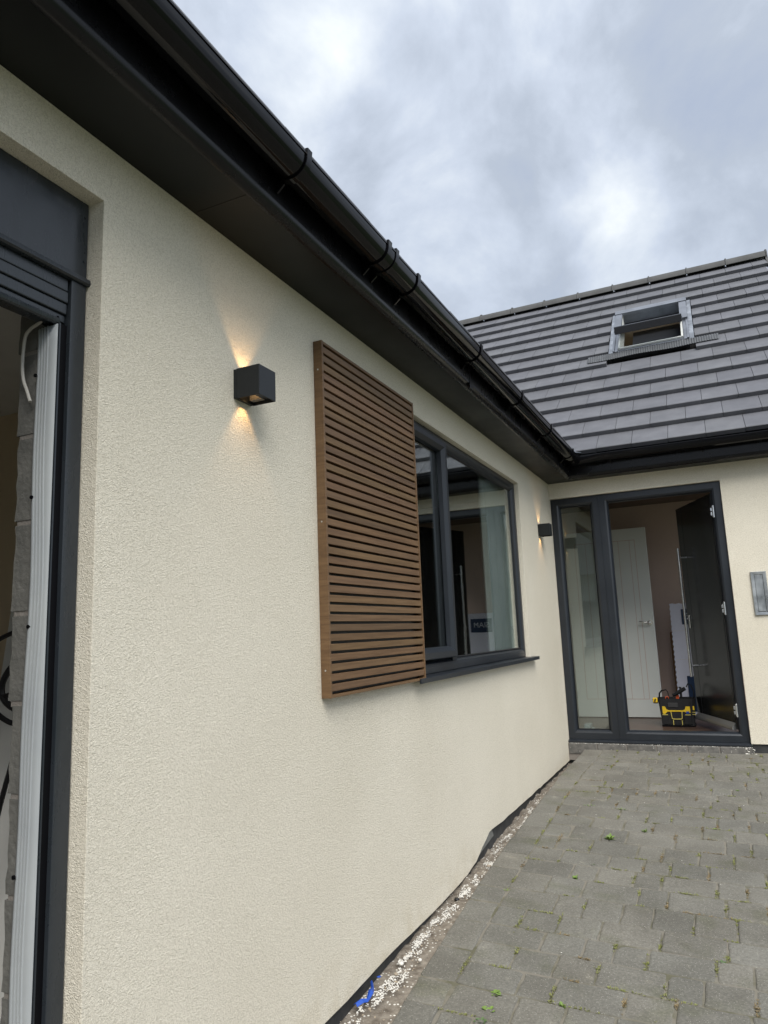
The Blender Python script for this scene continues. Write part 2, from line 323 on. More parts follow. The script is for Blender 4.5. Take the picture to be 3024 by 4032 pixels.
while rb[-1]>-9.4: rb.append(rb[-1]-.176)
pv=MB(); rnd=random.Random(3); JOINTS=[]
def paver(x0,x1,y0,y1,fine,skew=(0,0)):
    g=.0025+rnd.uniform(0,.0022); x0+=g;x1-=g;y0+=g;y1-=g
    if x1-x0<.03: return
    n=4 if fine else 1; P=[]; jit=.0028 if fine else .001
    cut=rnd.uniform(.004,.010)
    def e(ax,ay,bx,by):
        for i in range(n+1):
            t=cut/max(math.hypot(bx-ax,by-ay),.01); t=t+(1-2*t)*i/n
            P.append((ax+(bx-ax)*t+rnd.uniform(-jit,jit),ay+(by-ay)*t+rnd.uniform(-jit,jit)))
    s0,s1=skew
    e(x0+s0,y0,x1+s0,y0); e(x1+s0,y0,x1+s1,y1); e(x1+s1,y1,x0+s1,y1); e(x0+s1,y1,x0+s0,y0)
    if fine and rnd.random()<.16:    # a knocked-off corner, as tumbled blocks have
        ci=rnd.choice([(n,n+1),(2*n+1,2*n+2),(3*n+2,3*n+3)]); cx=(x0+x1)/2; cy=(y0+y1)/2; k=rnd.uniform(.08,.16)
        for i in ci: P[i]=(P[i][0]+(cx-P[i][0])*k*1.3,P[i][1]+(cy-P[i][1])*k)
    cx=sum(p[0] for p in P)/len(P); cy=sum(p[1] for p in P)/len(P); m=len(P)
    dz=rnd.uniform(-.0022,.0022); tx=rnd.uniform(-.012,.012); ty=rnd.uniform(-.012,.012)
    def zz(x,y): return gz(x,y)+dz+tx*(x-cx)+ty*(y-cy)
    def inset(p,d):
        L=math.hypot(p[0]-cx,p[1]-cy); k=1-d/L; return (cx+(p[0]-cx)*k,cy+(p[1]-cy)*k)
    vs=[(x,y,zz(x,y)-.045) for x,y in P]+[(x,y,zz(x,y)-.006) for x,y in P]+[(*inset(p,.004),zz(*p)-.0015) for p in P]+[(*inset(p,.010),zz(*p)) for p in P]
    fs=[]
    for r_ in range(3): fs+=[(r_*m+i,r_*m+(i+1)%m,(r_+1)*m+(i+1)%m,(r_+1)*m+i) for i in range(m)]
    fs.append(tuple(range(3*m,4*m)))
    t=rnd.gauss(1,.07); w_=rnd.uniform(-.012,.012); pv.add(vs,fs,tint=(t*(1+w_),t,t*(1-w_)))
for i in range(len(rb)-1):
    y1,y0=rb[i],rb[i+1]; ym=(y0+y1)/2
    if y1>-.05 and False: continue
    fine=ym>-5.2
    bx=lut(BAND,ym); xs=[bx]+[k for k in known.get(i,[]) if k>bx+.07]
    if len(xs)==1: xs.append(bx+rnd.choice([.125,.17,.25]))
    # long gaps between the joints that were read get none added; beyond them the mix goes on
    while xs[-1]<5.0: xs.append(xs[-1]+rnd.choice([.125,.17,.17,.25]))
    for q0,q1 in zip(xs,xs[1:]):
        paver(q0,q1,y0,y1,fine and q0<2.2); JOINTS.append((q1,ym,'v',y1-y0)); JOINTS.append(((q0+q1)/2,y0,'h',q1-q0))
y=-.04; 
while y>-9.4:                      # edging course along the wall
    L=rnd.choice([.17,.25,.25,.21]); y2=y-L; ym=(y+y2)/2
    x0=lut(EDGE,ym); x1=lut(BAND,ym); e0,e1=lut(EDGE,y2)-x0,lut(EDGE,y)-x0
    paver(x0,x1,y2,y,ym>-5,skew=((lut(EDGE,y2)-lut(EDGE,y))/2,-(lut(EDGE,y2)-lut(EDGE,y))/2)); JOINTS.append(((x0+x1)/2,y2,'h',x1-x0)); JOINTS.append((x1,ym,'v',L)); y=y2
obj('paving',pv,'paver',kind='structure')
bs=MB()       # sand bed in the joints, with the hard edge under the edging course
ysb=[.02+(-9.62)*i/48 for i in range(49)]; xsb=[None,.5,1.0,1.6,2.2,3.4,5.02]
vs=[]
for yy in ysb:
    for xx in xsb:
        x_=lut(EDGE,yy)+.006 if xx is None else xx; vs.append((x_,yy,gz(x_,yy)-.0045))
nx=len(xsb); fs=[(r_*nx+c_,r_*nx+c_+1,(r_+1)*nx+c_+1,(r_+1)*nx+c_) for r_ in range(48) for c_ in range(nx-1)]
bs.add(vs,fs)
o_=len(bs.v)
bs.add([(lut(EDGE,yy)+.006,yy,gz(lut(EDGE,yy),yy)-.008) for yy in ysb]+[(lut(EDGE,yy)+.006,yy,-1.95) for yy in ysb],[(r_,r_+1,r_+50,r_+49) for r_ in range(48)])
obj('paving_bed',bs,'joint_sand',kind='structure')
# trench of soil between wall and paving
def sz(y): # level of the soil
    T=[(.1,-1.19),(-1.3,-1.205),(-2.0,-1.235),(-2.6,-1.27),(-3.2,-1.300),(-4.0,-1.318),(-4.6,-1.345),(-9.6,-1.5)]
    for (y0,z0),(y1,z1) in zip(T,T[1:]):
        if y0>=y>=y1: return z0+(z1-z0)*(y0-y)/(y0-y1)
    return T[-1][1]
gs=MB(); rg=random.Random(5); ny=260; vs=[]
for i in range(ny+1):
    yy=.05-9.6*i/ny
    for j in range(7):
        t=j/6; x_=-.05+t*(lut(EDGE,yy)+.012+.05); z=sz(yy)+rg.uniform(-.011,.006)+.006*math.sin(yy*31+j)+.012*t
        z=min(z,gz(x_,yy)-.006); vs.append((x_,yy,z))
gs.add(vs,[(i*7+j,i*7+j+1,(i+1)*7+j+1,(i+1)*7+j) for i in range(ny) for j in range(6)])
obj('soil',gs,'soil',smooth=True,kind='structure')
def blob(mb,c,r,rg,flat=.7,tint=1.0):
    vs=[]; c=Vector(c)
    t=(1+5**.5)/2
    ico=[(-1,t,0),(1,t,0),(-1,-t,0),(1,-t,0),(0,-1,t),(0,1,t),(0,-1,-t),(0,1,-t),(t,0,-1),(t,0,1),(-t,0,-1),(-t,0,1)]
    fs=[(0,11,5),(0,5,1),(0,1,7),(0,7,10),(0,10,11),(1,5,9),(5,11,4),(11,10,2),(10,7,6),(7,1,8),(3,9,4),(3,4,2),(3,2,6),(3,6,8),(3,8,9),(4,9,5),(2,4,11),(6,2,10),(8,6,7),(9,8,1)]
    s=(rg.uniform(.7,1.3),rg.uniform(.7,1.3),flat*rg.uniform(.7,1.2)); an=rg.uniform(0,6.28)
    for p in ico:
        q=Vector(p).normalized()*r*rg.uniform(.75,1.2); q=Vector((q.x*s[0],q.y*s[1],q.z*s[2])); q.rotate(Matrix.Rotation(an,3,'Z')); vs.append(c+q)
    mb.add(vs,fs,tint=tint)
rub=MB()
for cc in range(200):       # crusts of dropped render
    cy_=-1.3-rg.random()**.8*3.9; e=lut(EDGE,cy_); cx_=min(max(rg.gauss(.045+.02*math.sin(cy_*6),.018),.008),e-.01)
    for _ in range(rg.randint(5,26)):
        xx=cx_+rg.gauss(0,.007); yy=cy_+rg.gauss(0,.022)
        if not .002<xx<e-.004: continue
        rr=rg.uniform(.0012,.0045); blob(rub,(xx,yy,sz(yy)+.012*xx/e+rr*.2),rr,rg,.6)
for k in range(4200):
    yy=-1.2-abs(rg.gauss(0,1))*1.9-rg.uniform(0,.6)
    if yy<-6: continue
    # white render droppings lie in streaks near the wall
    e=lut(EDGE,yy); c=.05+.02*math.sin(yy*6); xx=min(max(rg.gauss(c,.024),.006),e-.006)
    if rg.random()<.35: xx=rg.uniform(.0,e)
    rr=rg.choice([.001,.0015,.0015,.002,.003,.0045,.001,.0015,.002,.0035,.008]) *rg.uniform(.7,1.3)
    if math.sin(yy*9)+math.sin(yy*3.7+1)<-.9 and rg.random()<.6: continue; blob(rub,(xx,yy,sz(yy)+.012*xx/e+rr*.3),rr,rg)
for k in range(60):
    xx=rg.uniform(.2,1.6); yy=rg.uniform(-4,-.2) if k%2 else rg.uniform(-1.6,-.6); blob(rub,(xx,yy,gz(xx,yy)+.001),rg.uniform(.0015,.004),rg,.3)
obj('render_crumbs',rub,'stone_white',kind='stuff')
peb=MB()
for k in range(420):
    yy=rg.uniform(-5.5,-1.5); e=lut(EDGE,yy); xx=rg.uniform(0,e); rr=rg.uniform(.0015,.005); blob(peb,(xx,yy,sz(yy)+.01*xx/e+rr*.3),rr,rg)
obj('pebbles',peb,'stone_tan',kind='stuff')
def pl(px,py,zc=-1.07,a_=.065,b_=-.03):   # where a sight line meets the paving
    Rm=co.matrix_world.to_3x3(); r=Rm@Vector(((px-1512)/2818.7,-(py-2016)/2818.7,-1)); c=Vector((1.36496,-6.62601,0))
    t=(zc+a_*c.y+b_*c.x)/(r.z-a_*r.y-b_*r.x); return c+r*t
for n,(px,py,rr,mm,lb) in enumerate([(1752,4016-200,.011,'stone_white','white pebble resting on the soil by the paving edge'),(1560,3858,.009,'stone_tan','tan pebble on the soil strip beside the paving'),(1581,3812,.012,'stone_white','large white pebble half way across the soil strip'),(1927,3398,.014,'stone_tan','brown stone wedged between the paving and the black plinth'),(1800,3532,.014,'rubber','black lump lying in the soil against the rendered wall')]):
    p=pl(px,py); x_=min(p.x,lut(EDGE,p.y)-.02); q=MB(); blob(q,(x_,p.y,sz(p.y)+.012),rr,rg,.8); obj('pebble',q,mm,smooth=True,label=lb,cat='stone',origin='auto',group='loose stones in the soil strip')
q=MB(); bp_=[(1402,3990),(1425,3975),(1448,3965),(1462,3940),(1468,3915),(1466,3897)]
P=[pl(*c_) for c_ in bp_]; vs=[]; fs=[]
for i,p in enumerate(P):
    p.x=min(p.x,lut(EDGE,p.y)-.03); wv=.007+.004*math.sin(i*2.4)
    z=sz(p.y)+.008+.006*math.sin(i*2.7); vs+=[(p.x-wv,p.y+.004*math.sin(i*5),z+.004),(p.x,p.y,z+.009),(p.x+wv,p.y-.004,z)]
for i in range(len(P)-1):
    fs+=[(i*3,i*3+1,i*3+4,i*3+3),(i*3+1,i*3+2,i*3+5,i*3+4)]
q.add(vs,fs); s_=obj('plastic_scrap',q,'blue_plastic',label='crumpled strip of blue plastic lying in the soil beside the paving',cat='plastic scrap',origin='auto',group='blue plastic scraps')
sm_=s_.modifiers.new('s','SOLIDIFY'); sm_.thickness=.002
q=MB(); p=pl(1493,3868); blob(q,(min(p.x,.09),p.y,sz(p.y)+.012),.010,rg,.4); obj('plastic_scrap',q,'blue_plastic',label='small crumb of blue plastic just beyond the longer blue strip',cat='plastic scrap',origin='auto',group='blue plastic scraps')

# moss in the joints, weeds
moss=MB(); mossb=MB(); rm=random.Random(11)
def tuft(mb,x,y,z,n,r,h,rm,w=.0035):
    for _ in range(n):
        an=rm.uniform(0,6.28); d=rm.uniform(0,r); bx,by=x+math.cos(an)*d*.5,y+math.sin(an)*d*.5; ln=rm.uniform(.4,1)*h
        tx,ty=bx+math.cos(an)*ln*.9,by+math.sin(an)*ln*.9; nx_,ny_=-math.sin(an)*w*rm.uniform(.6,1.2),math.cos(an)*w
        zt=z+ln*rm.uniform(.3,1.1)
        mb.add([(bx,by,z),((bx+tx)/2+nx_,(by+ty)/2+ny_,(z+zt)/2+.002),(tx,ty,zt),((bx+tx)/2-nx_,(by+ty)/2-ny_,(z+zt)/2+.002)],[(0,1,2,3)],tint=rm.uniform(.7,1.3))
for (x,y,d,L) in JOINTS:
    if y<-5 or x>3 or x<.2: continue
    p=.62 if d=='v' else .42
    if y>-.9: p*=.55
    if y<-3.2: p*=.8
    p*=max(.12,min(1.5,.85+.75*math.sin(x*4.1+y*2.3)*math.sin(x*1.7-y*3.1+1)))
    p*=1.25
    if rm.random()>p: continue
    tgt=mossb if rm.random()<.36 else moss
    c=rm.uniform(-.4,.4)*L; sp=rm.uniform(.15,.4)*L
    for k in range(int(8+sp*170)):
        u=c+rm.gauss(0,.5)*sp; ax,ay=(x+rm.gauss(0,.0035),y+u) if d=='v' else (x+u,y+rm.gauss(0,.003))
        tuft(tgt,ax,ay,gz(ax,ay)-.004,4,.006,rm.uniform(.005,.013),rm,.0019)
obj('joint_moss',moss,'moss_green',kind='stuff'); obj('dry_moss',mossb,'moss_brown',kind='stuff')
weeds=[(2400,3305,.05,40,.010,'big bushy green weed in a paving joint, the largest on the drive'),
(2437,3297,.026,14,.006,'low sprig of weed touching the big bushy weed on its right'),
(2540,3275,.03,20,.007,'rounded green weed in the joint right of the big bushy weed'),
(2265,3458,.036,16,.009,'spiky leafed weed near the paving edge with a white chip below it'),
(2332,3403,.022,12,.007,'small dark green weed between the spiky weed and the big bushy weed'),
(2905,3124,.026,16,.006,'upright little weed in the paving far right below the letterbox'),
(2817,3264,.024,14,.006,'small rosette weed in the middle of a paving block, right side'),
(2843,3790,.026,12,.008,'dark green weed in a joint low on the right of the drive'),
(2213,3962,.03,16,.008,'pale tipped weed in a joint near the bottom edge of the photo'),
(1952,3910,.042,14,.012,'star shaped bright green weed nearest the soil strip'),
(1923,3978,.040,12,.014,'broad leafed light green weed just below the star shaped one'),
(1893,4020,.036,12,.010,'bluish green low weed at the bottom edge below the broad leafed one'),
(2320,3172,.024,16,.005,'low strip of green weed along a far joint, left one of two'),
(2452,3187,.026,18,.005,'low strip of green weed along a far joint, right one of two'),
(2001,3504,.022,12,.007,'yellowish green weed at the edging course beside the soil strip'),
(2895,3558,.02,12,.006,'tiny dark weed in a joint at the right side of the drive')]
for px,py,r,n,wd,lb in weeds:
    p=pl(px,py); q=MB(); z=gz(p.x,p.y)-.004; rw=random.Random(px)
    strip='strip' in lb
    for k in range(n):
        an=2*math.pi*k/n*1.0+rw.uniform(-.25,.25); ln=r*rw.uniform(.55,1.05)*(.75 if n<20 else rw.choice([.5,.8,1])); el=rw.uniform(.25,1.1) if n>14 else rw.uniform(.15,.6)
        bx=p.x+(rw.uniform(-.03,.03) if strip else 0); by=p.y+rw.uniform(-.004,.004)
        dx,dy,dz=math.cos(an)*math.cos(el),math.sin(an)*math.cos(el),math.sin(el); sx_,sy_=-math.sin(an)*wd*.5,math.cos(an)*wd*.5
        pts=[(bx,by,z)]
        L1,L2,L3=ln*.4,ln*.75,ln
        A1=Vector((bx+dx*L1,by+dy*L1,z+dz*L1)); A2=Vector((bx+dx*L2,by+dy*L2,z+dz*L2*.95)); A3=Vector((bx+dx*L3,by+dy*L3,z+dz*L3*.8)); S_=Vector((sx_,sy_,0))
        q.add([(bx,by,z),A1+S_*.8,A2+S_,A3,A2-S_,A1-S_*.8,(A1.x,A1.y,A1.z-.0015),(A2.x,A2.y,A2.z-.0015)],[(0,1,6),(0,6,5),(1,2,7,6),(6,7,4,5),(2,3,7),(7,3,4)])
    obj('weed',q,'leaf_dark' if 'dark' in lb or 'bluish' in lb else 'leaf',label=lb,cat='weed',origin='auto',group='weeds growing in the paving joints')

# ------------------------------------------------------------------ HOUSE
H=empty('house',(0,0,-1.3),'cream rendered bungalow with charcoal windows, black eaves and a grey tiled roof','house')
# walls --- left wing wall on x=0, split in panels, welded
BASE=[(-5.36,-1.30),(-4.32,-1.287),(-3.985,-1.279),(-3.07,-1.272),(-2.84,-1.266),(-2.67,-1.24),(-2.56,-1.20),(-2.41,-1.155),(-1.82,-1.164),(-1.0,-1.162),(0,-1.16)]
def basez(y):
    for (y0,z0),(y1,z1) in zip(BASE,BASE[1:]):
        if y0<=y<=y1: return z0+(z1-z0)*(y-y0)/(y1-y0)
    return -1.3
WY0,WY1,WZ0,WZ1=-3.60,-1.145,-.222,1.132     # window opening
wl=MB(); TOP=1.325
def quad(mb,*p): mb.add(p,[tuple(range(len(p)))])
ysl=sorted(set([-5.36,WY0,WY1,0]+[b_[0] for b_ in BASE]+[-5.36+.12*i for i in range(45)]))
ysl=[y_ for y_ in ysl if y_<=0]
rj=random.Random(2); bz={y_:basez(y_)+(rj.uniform(-.004,.004) if y_ not in (0,) else 0) for y_ in ysl}
for y0,y1 in zip(ysl,ysl[1:]):
    quad(wl,(0,y0,bz[y0]),(0,y1,bz[y1]),(0,y1,WZ0),(0,y0,WZ0))
    if not(y0>=WY0-1e-6 and y1<=WY1+1e-6): quad(wl,(0,y0,WZ0),(0,y1,WZ0),(0,y1,WZ1),(0,y0,WZ1))
    quad(wl,(0,y0,WZ1),(0,y1,WZ1),(0,y1,1.158),(0,y0,1.158)); quad(wl,(0,y0,1.158),(0,y1,1.158),(0,y1,TOP),(0,y0,TOP))
    quad(wl,(0,y0,bz[y0]),(0,y1,bz[y1]),(-.02,y1,bz[y1]+.003),(-.02,y0,bz[y0]+.003))
# window reveal
ysw=[y_ for y_ in ysl if WY0-1e-6<=y_<=WY1+1e-6]
for y0,y1 in zip(ysw,ysw[1:]):
    quad(wl,(0,y0,WZ0),(0,y1,WZ0),(-.07,y1,WZ0),(-.07,y0,WZ0)); quad(wl,(0,y0,WZ1),(0,y1,WZ1),(-.07,y1,WZ1),(-.07,y0,WZ1))
for y_ in (WY0,WY1): quad(wl,(0,y_,WZ0),(-.07,y_,WZ0),(-.07,y_,WZ1),(0,y_,WZ1))
# garage reveal side and head
quad(wl,(0,-5.36,bz[-5.36]),(0,-5.36,WZ0),(-.06,-5.36,WZ0),(-.06,-5.36,bz[-5.36])); quad(wl,(0,-5.36,WZ0),(0,-5.36,WZ1),(-.06,-5.36,WZ1),(-.06,-5.36,WZ0)); quad(wl,(0,-5.36,WZ1),(0,-5.36,1.158),(-.06,-5.36,1.158),(-.06,-5.36,WZ1))
GS=-9.0  # far end of the opening, out of view, pushed back to light the garage inside
quad(wl,(0,GS,1.158),(0,-5.36,1.158),(0,-5.36,TOP),(0,GS,TOP)); quad(wl,(0,GS,1.158),(0,-5.36,1.158),(-.06,-5.36,1.158),(-.06,GS,1.158))
quad(wl,(0,-10.2,-1.4),(0,GS,-1.4),(0,GS,1.158),(0,-10.2,1.158)); quad(wl,(0,-10.2,1.158),(0,GS,1.158),(0,GS,TOP),(0,-10.2,TOP)); quad(wl,(0,GS,-1.4),(-.2,GS,-1.4),(-.2,GS,1.158),(0,GS,1.158))
# door wall on y=0
DX,DZ0,DZ1=1.448,-1.006,1.176; RX=2.20
quad(wl,(0,0,DZ1),(DX,0,DZ1),(DX,0,TOP),(0,0,TOP)); quad(wl,(DX,0,DZ1),(RX,0,DZ1),(RX,0,TOP),(DX,0,TOP)); quad(wl,(DX,0,-.985),(RX,0,-.985),(RX,0,DZ1),(DX,0,DZ1))
quad(wl,(0,0,DZ1),(DX,0,DZ1),(DX,.07,DZ1),(0,.07,DZ1)); quad(wl,(DX,0,-.985),(DX,0,DZ1),(DX,.07,DZ1),(DX,.07,-.985)); quad(wl,(DX,0,-.985),(RX,0,-.985),(RX,.02,-.982),(DX,.02,-.982))
quad(wl,(0,0,DZ0),(0,0,DZ1),(0,.07,DZ1),(0,.07,DZ0)); quad(wl,(0,0,bz[0]),(0,0,DZ0),(0,.02,DZ0),(0,.02,bz[0]))
HY0,HY1,HZ0,HZ1=.25,1.70,-.70,1.22  # unseen opening added in the gable side to let daylight into the hall
for y0,y1,z0,z1 in ((0,HY0,-.985,TOP),(HY1,6.3,-.985,TOP),(HY0,HY1,-.985,HZ0),(HY0,HY1,HZ1,TOP)): quad(wl,(RX,y0,z0),(RX,y1,z0),(RX,y1,z1),(RX,y0,z1)); 
quad(wl,(RX,0,TOP),(RX,6.3,TOP),(RX,3.09,4.3))
W_=obj('wall',wl,'stucco',H,weld=True,bevel=.005,seg=3)
# rough arris at garage and window corners is in the stucco bump; plinth below
pb=MB(); pb.box(-.3,-.018,-9.6,.0,-1.9,-1.10); pb.box(DX+.012,RX-.01,.014,.3,-1.9,-.975); pb.box(-.1,0,.0,.3,-1.9,-1.0)
obj('plinth',pb,'plinth',H)
pg=MB(); pg.prism([(-.0165,-2.86,-1.285),(-.0165,-2.62,-1.235),(-.0165,-2.30,-1.20),(-.0165,-2.34,-1.14),(-.0165,-2.80,-1.14)],(.006,0,0)); obj('plinth_patch',pg,'plinth_grey',H)
pgb=MB()
for k in range(5):
    y0=-2.42+k*.235; pgb.box(-.0185,-.014,y0,y0+.004,-1.24,-1.14)
# eaves
sf=MB(); sf.prism([(0-.01,-9.7,1.32),(.222,-9.7,1.32),(.222,-.173,1.32),(2.30,-.173,1.32),(2.30,.01,1.32),(-.01,.01,1.32)],(0,0,.012)); obj('soffit',sf,'soffit_black',H)
sj=MB(); sj.obox((.012,-5.003,1.3188),(.190,0,0),(0,.0025,0),(0,0,.001)); obj('soffit_joint',sj,'rubber',H); sj=MB(); sj.obox((.0,.0,1.3188),(.203,-.160,0),(.0015,.0022,0),(0,0,.001)); obj('soffit_joint',sj,'rubber',H)
fa=MB()
prof=[(.222,1.505),(.200,1.325)]+[(.206+.034*math.sin(math.pi/2*i/8),1.347-.036*math.cos(math.pi/2*i/8)) for i in range(9)]+[(.240,1.505)]
v0=[(x_,-9.7,z_) for x_,z_ in prof]; v1=[(x_,-.173-(x_-.222),z_) for x_,z_ in prof]; n=len(prof)
fa.add(v0+v1,[(i,(i+1)%n,(i+1)%n+n,i+n) for i in range(n)]+[tuple(range(n))])
v0=[(x_,-.173-(x_-.222),z_) for x_,z_ in prof]; v1=[(2.31,-.173-(x_-.222),z_) for x_,z_ in prof]
fa.add(v0+v1,[(i,(i+1)%n,(i+1)%n+n,i+n) for i in range(n)]+[tuple(range(n,2*n))])
fo=obj('fascia',fa,'fascia_black',H,smooth='auto')
fj=MB(); fj.box(.2385,.2425,-3.02,-2.99,1.308,1.50); fj.box(.2385,.246,-3.03,-2.98,1.303,1.335); obj('fascia_joint',fj,'fascia_black',H,bevel=.001)
for xs_ in (.52,.86,1.25,1.62): 
    fs_=MB(); fs_.tube([(xs_,-.188,1.40),(xs_,-.192,1.40)],.006,10); obj('fascia_screw',fs_,'fascia_black',H)
# gutters: half elliptical channel with rolled rim
def gprof(r_=.056,dp=.060,t=.0028,n=14):
    o=[( -r_*math.cos(math.pi*i/n), -dp*math.sin(math.pi*i/n)**.85 if 0<i<n else 0) for i in range(n+1)]
    inn=[( -(r_-t)*math.cos(math.pi*i/n), -(dp-t)*math.sin(math.pi*i/n)**.85 if 0<i<n else 0) for i in range(n+1)]
    return [(-r_,.004)]+o+[(r_+.003,.0),(r_+.003,.006),(r_-.003,.006)]+inn[::-1]
GX,GZ,GZB=.302,1.457,1.478; GY=-.238
def gut(mb,ax,c,z,s0,s1,sc_=1.0,pr_=None):
    pr_=pr_ or gprof(); 
    if ax=='y': prof=[(c+p_*sc_,0,z+q_*sc_) for p_,q_ in pr_]; path=[(0,s0,0),(0,s1,0)]
    else: prof=[(0,c-p_*sc_,z+q_*sc_) for p_,q_ in pr_]; path=[(s0,0,0),(s1,0,0)]
    mb.sweep(prof,path,closed=True)
g1=MB(); gut(g1,'y',GX,GZ,-9.7,-.30); g1o=obj('gutter',g1,'gloss_black',H,smooth='auto',label='black half round gutter along the near wing eaves')
g2=MB(); gut(g2,'x',GY,GZB,.36,2.31); g2o=obj('gutter',g2,'gloss_black',H,smooth='auto',label='black gutter above the front door')
gc=MB(); 
# moulded internal corner
prf=gprof(.060,.064); n=len(prf)
A0=[(GX+p_,-.50,GZ+q_) for p_,q_ in prf]; A1=[(GX+p_,GY-p_,(GZ+GZB)/2+q_) for p_,q_ in prf]; A2=[(.56,GY-p_,GZB+q_) for p_,q_ in prf]
gc.add(A0+A1+A2,[(k*n+i,k*n+(i+1)%n,(k+1)*n+(i+1)%n,(k+1)*n+i) for k in (0,1) for i in range(n)]+[tuple(range(n)),tuple(range(2*n,3*n))])
obj('gutter_corner',gc,'gloss_black',H,smooth='auto')
def bracket(ax,s,c,z,par,wd=.026,lip=True):
    mb=MB(); r_,dp=.0625,.067; n=16
    o=[(-r_*math.cos(math.pi*i/n),-dp*max(math.sin(math.pi*i/n),0)**.85) for i in range(n+1)]
    inn=[(-(r_-.0040)*math.cos(math.pi*i/n),-(dp-.005)*max(math.sin(math.pi*i/n),0)**.85) for i in range(n+1)]
    P_=[(-r_-.003,.016),(-r_,0)]+o[1:]+([(r_+.002,.018),(r_-.008,.020),(r_-.009,.012),(r_-.004,.010)] if lip else [(r_,.006),(r_-.004,.006)])+inn[::-1][0:n]+[(-r_+.004,.016)]
    def place(p_,q_,u): return (c+p_,s+u,z+q_) if ax=='y' else (s+u,c-p_,z+q_)
    m=len(P_); mb.add([place(p_,q_,-wd/2) for p_,q_ in P_]+[place(p_,q_,wd/2) for p_,q_ in P_],[(i,(i+1)%m,(i+1)%m+m,i+m) for i in range(m)]+[tuple(range(m))[::-1],tuple(range(m,2*m))])
    # web from fascia to the cup, with the long tail below
    W=[(-r_-.003,.012),(-r_-.003,-.088),(-r_+.006,-.090),(-.030,-dp-.001),(-r_+.004,-.02)]
    m=len(W); o_=[place(p_,q_,-.0035) for p_,q_ in W]+[place(p_,q_,.0035) for p_,q_ in W]
    mb.add(o_,[(i,(i+1)%m,(i+1)%m+m,i+m) for i in range(m)]+[tuple(range(m))[::-1],tuple(range(m,2*m))])
    return obj('gutter_bracket',mb,'gloss_black',par,smooth='auto')
for s in (-9.0,-8.1,-7.3,-6.5,-5.75,-4.904,-4.02,-3.158,-2.298,-1.451,-.62): bracket('y',s,GX,GZ,g1o)
for s in (.61,1.345,2.1): bracket('x',s,GY,GZB,g2o,.016)
for s,w_ in ((-4.312,.030),(-4.243,.026)): bracket('y',s,GX,GZ,g1o,w_)
gu=MB(); gut(gu,'y',GX,GZ,-4.33,-4.225,1.045); obj('gutter_joint',gu,'gloss_black',g1o,smooth='auto')

# roof ------------------------------------------------------------------
PT=R(42.3); TH=math.tan(PT); CS=math.cos(PT); SN=math.sin(PT)
EY,EZ=-.1933,1.5152; GAU=.3125*math.cos(R(42.3))       # eaves line of the main roof and horizontal gauge
NR=14
rt=MB(); rr=random.Random(21)
def tile(mb,o,u,v,nrm,w_,L,th):
    # slab resting on the row below: front edge raised
    g_=.0018; o=Vector(o)+u*g_; w_-=2*g_
    lift=nrm*(.047+rr.uniform(-.0015,.0015)); b0=o+lift; 
    P_=[b0-nrm*th,b0+u*w_-nrm*th,b0+u*w_+v*L-lift*1.15-nrm*th,b0+v*L-lift*1.15-nrm*th,b0,b0+u*w_,b0+u*w_+v*L-lift*1.15,b0+v*L-lift*1.15]
    t=rr.gauss(1,.045)
    # a small rounded lip at the front edge
    P_+= [b0+v*.006+nrm*.0,b0+u*w_+v*.006]
    P_[4]=P_[4]-nrm*.004; P_[5]=P_[5]-nrm*.004
    mb.add(P_,[(0,3,2,1),(0,1,5,4),(4,5,9,8),(8,9,6,7),(1,2,6,9,5),(0,4,8,7,3),(3,7,6,2)],tint=(t,t,t*rr.uniform(.99,1.02)))
    # interlock lug under the side
    mb.add([p_ for p_ in [b0+u*(w_-.035)-nrm*(th+.010)+v*.004,b0+u*w_-nrm*(th+.010)+v*.004,b0+u*w_-nrm*th+v*.002,b0+u*(w_-.035)-nrm*th+v*.002]],[(0,1,2,3)],tint=(.5,.5,.5))
TW=.298
u=Vector((1,0,0)); v=Vector((0,CS,SN)); nn=Vector((0,-SN,CS)); L=GAU/CS
RLX0,RLX1,RLA,RLB=.555,1.340,2.10,3.30      # rooflight: x and distance up the slope
for r_ in range(NR):
    y_=EY+r_*GAU; z_=EZ+r_*GAU*TH; o_y=Vector((0,y_,z_)); up_=r_*L
    xs0=.30-r_*GAU-.35; offx=.05 if r_%2 else .195
    k=math.floor((xs0-offx)/TW)
    while True:
        x0=offx+k*TW; k+=1
        if x0>2.28: break
        x1=min(x0+TW,2.30); x0=max(x0,xs0)
        segs=[(x0,x1)]
        if up_+L>RLA+.03 and up_<RLB-.02:
            segs=[]
            if x0<RLX0-.055: segs.append((x0,min(x1,RLX0-.055)))
            if x1>RLX1+.055: segs.append((max(x0,RLX1+.055),x1))
        for s0,s1 in segs:
            if s1-s0>.03: tile(rt,o_y+u*s0,u,v,nn,s1-s0,L+.07,.042)
RF=obj('roof',rt,'roof_tile',H,label='dark grey flat interlocking roof tiles of the main roof')
un=MB(); RY=3.09; RZ=EZ+(RY-EY)*TH
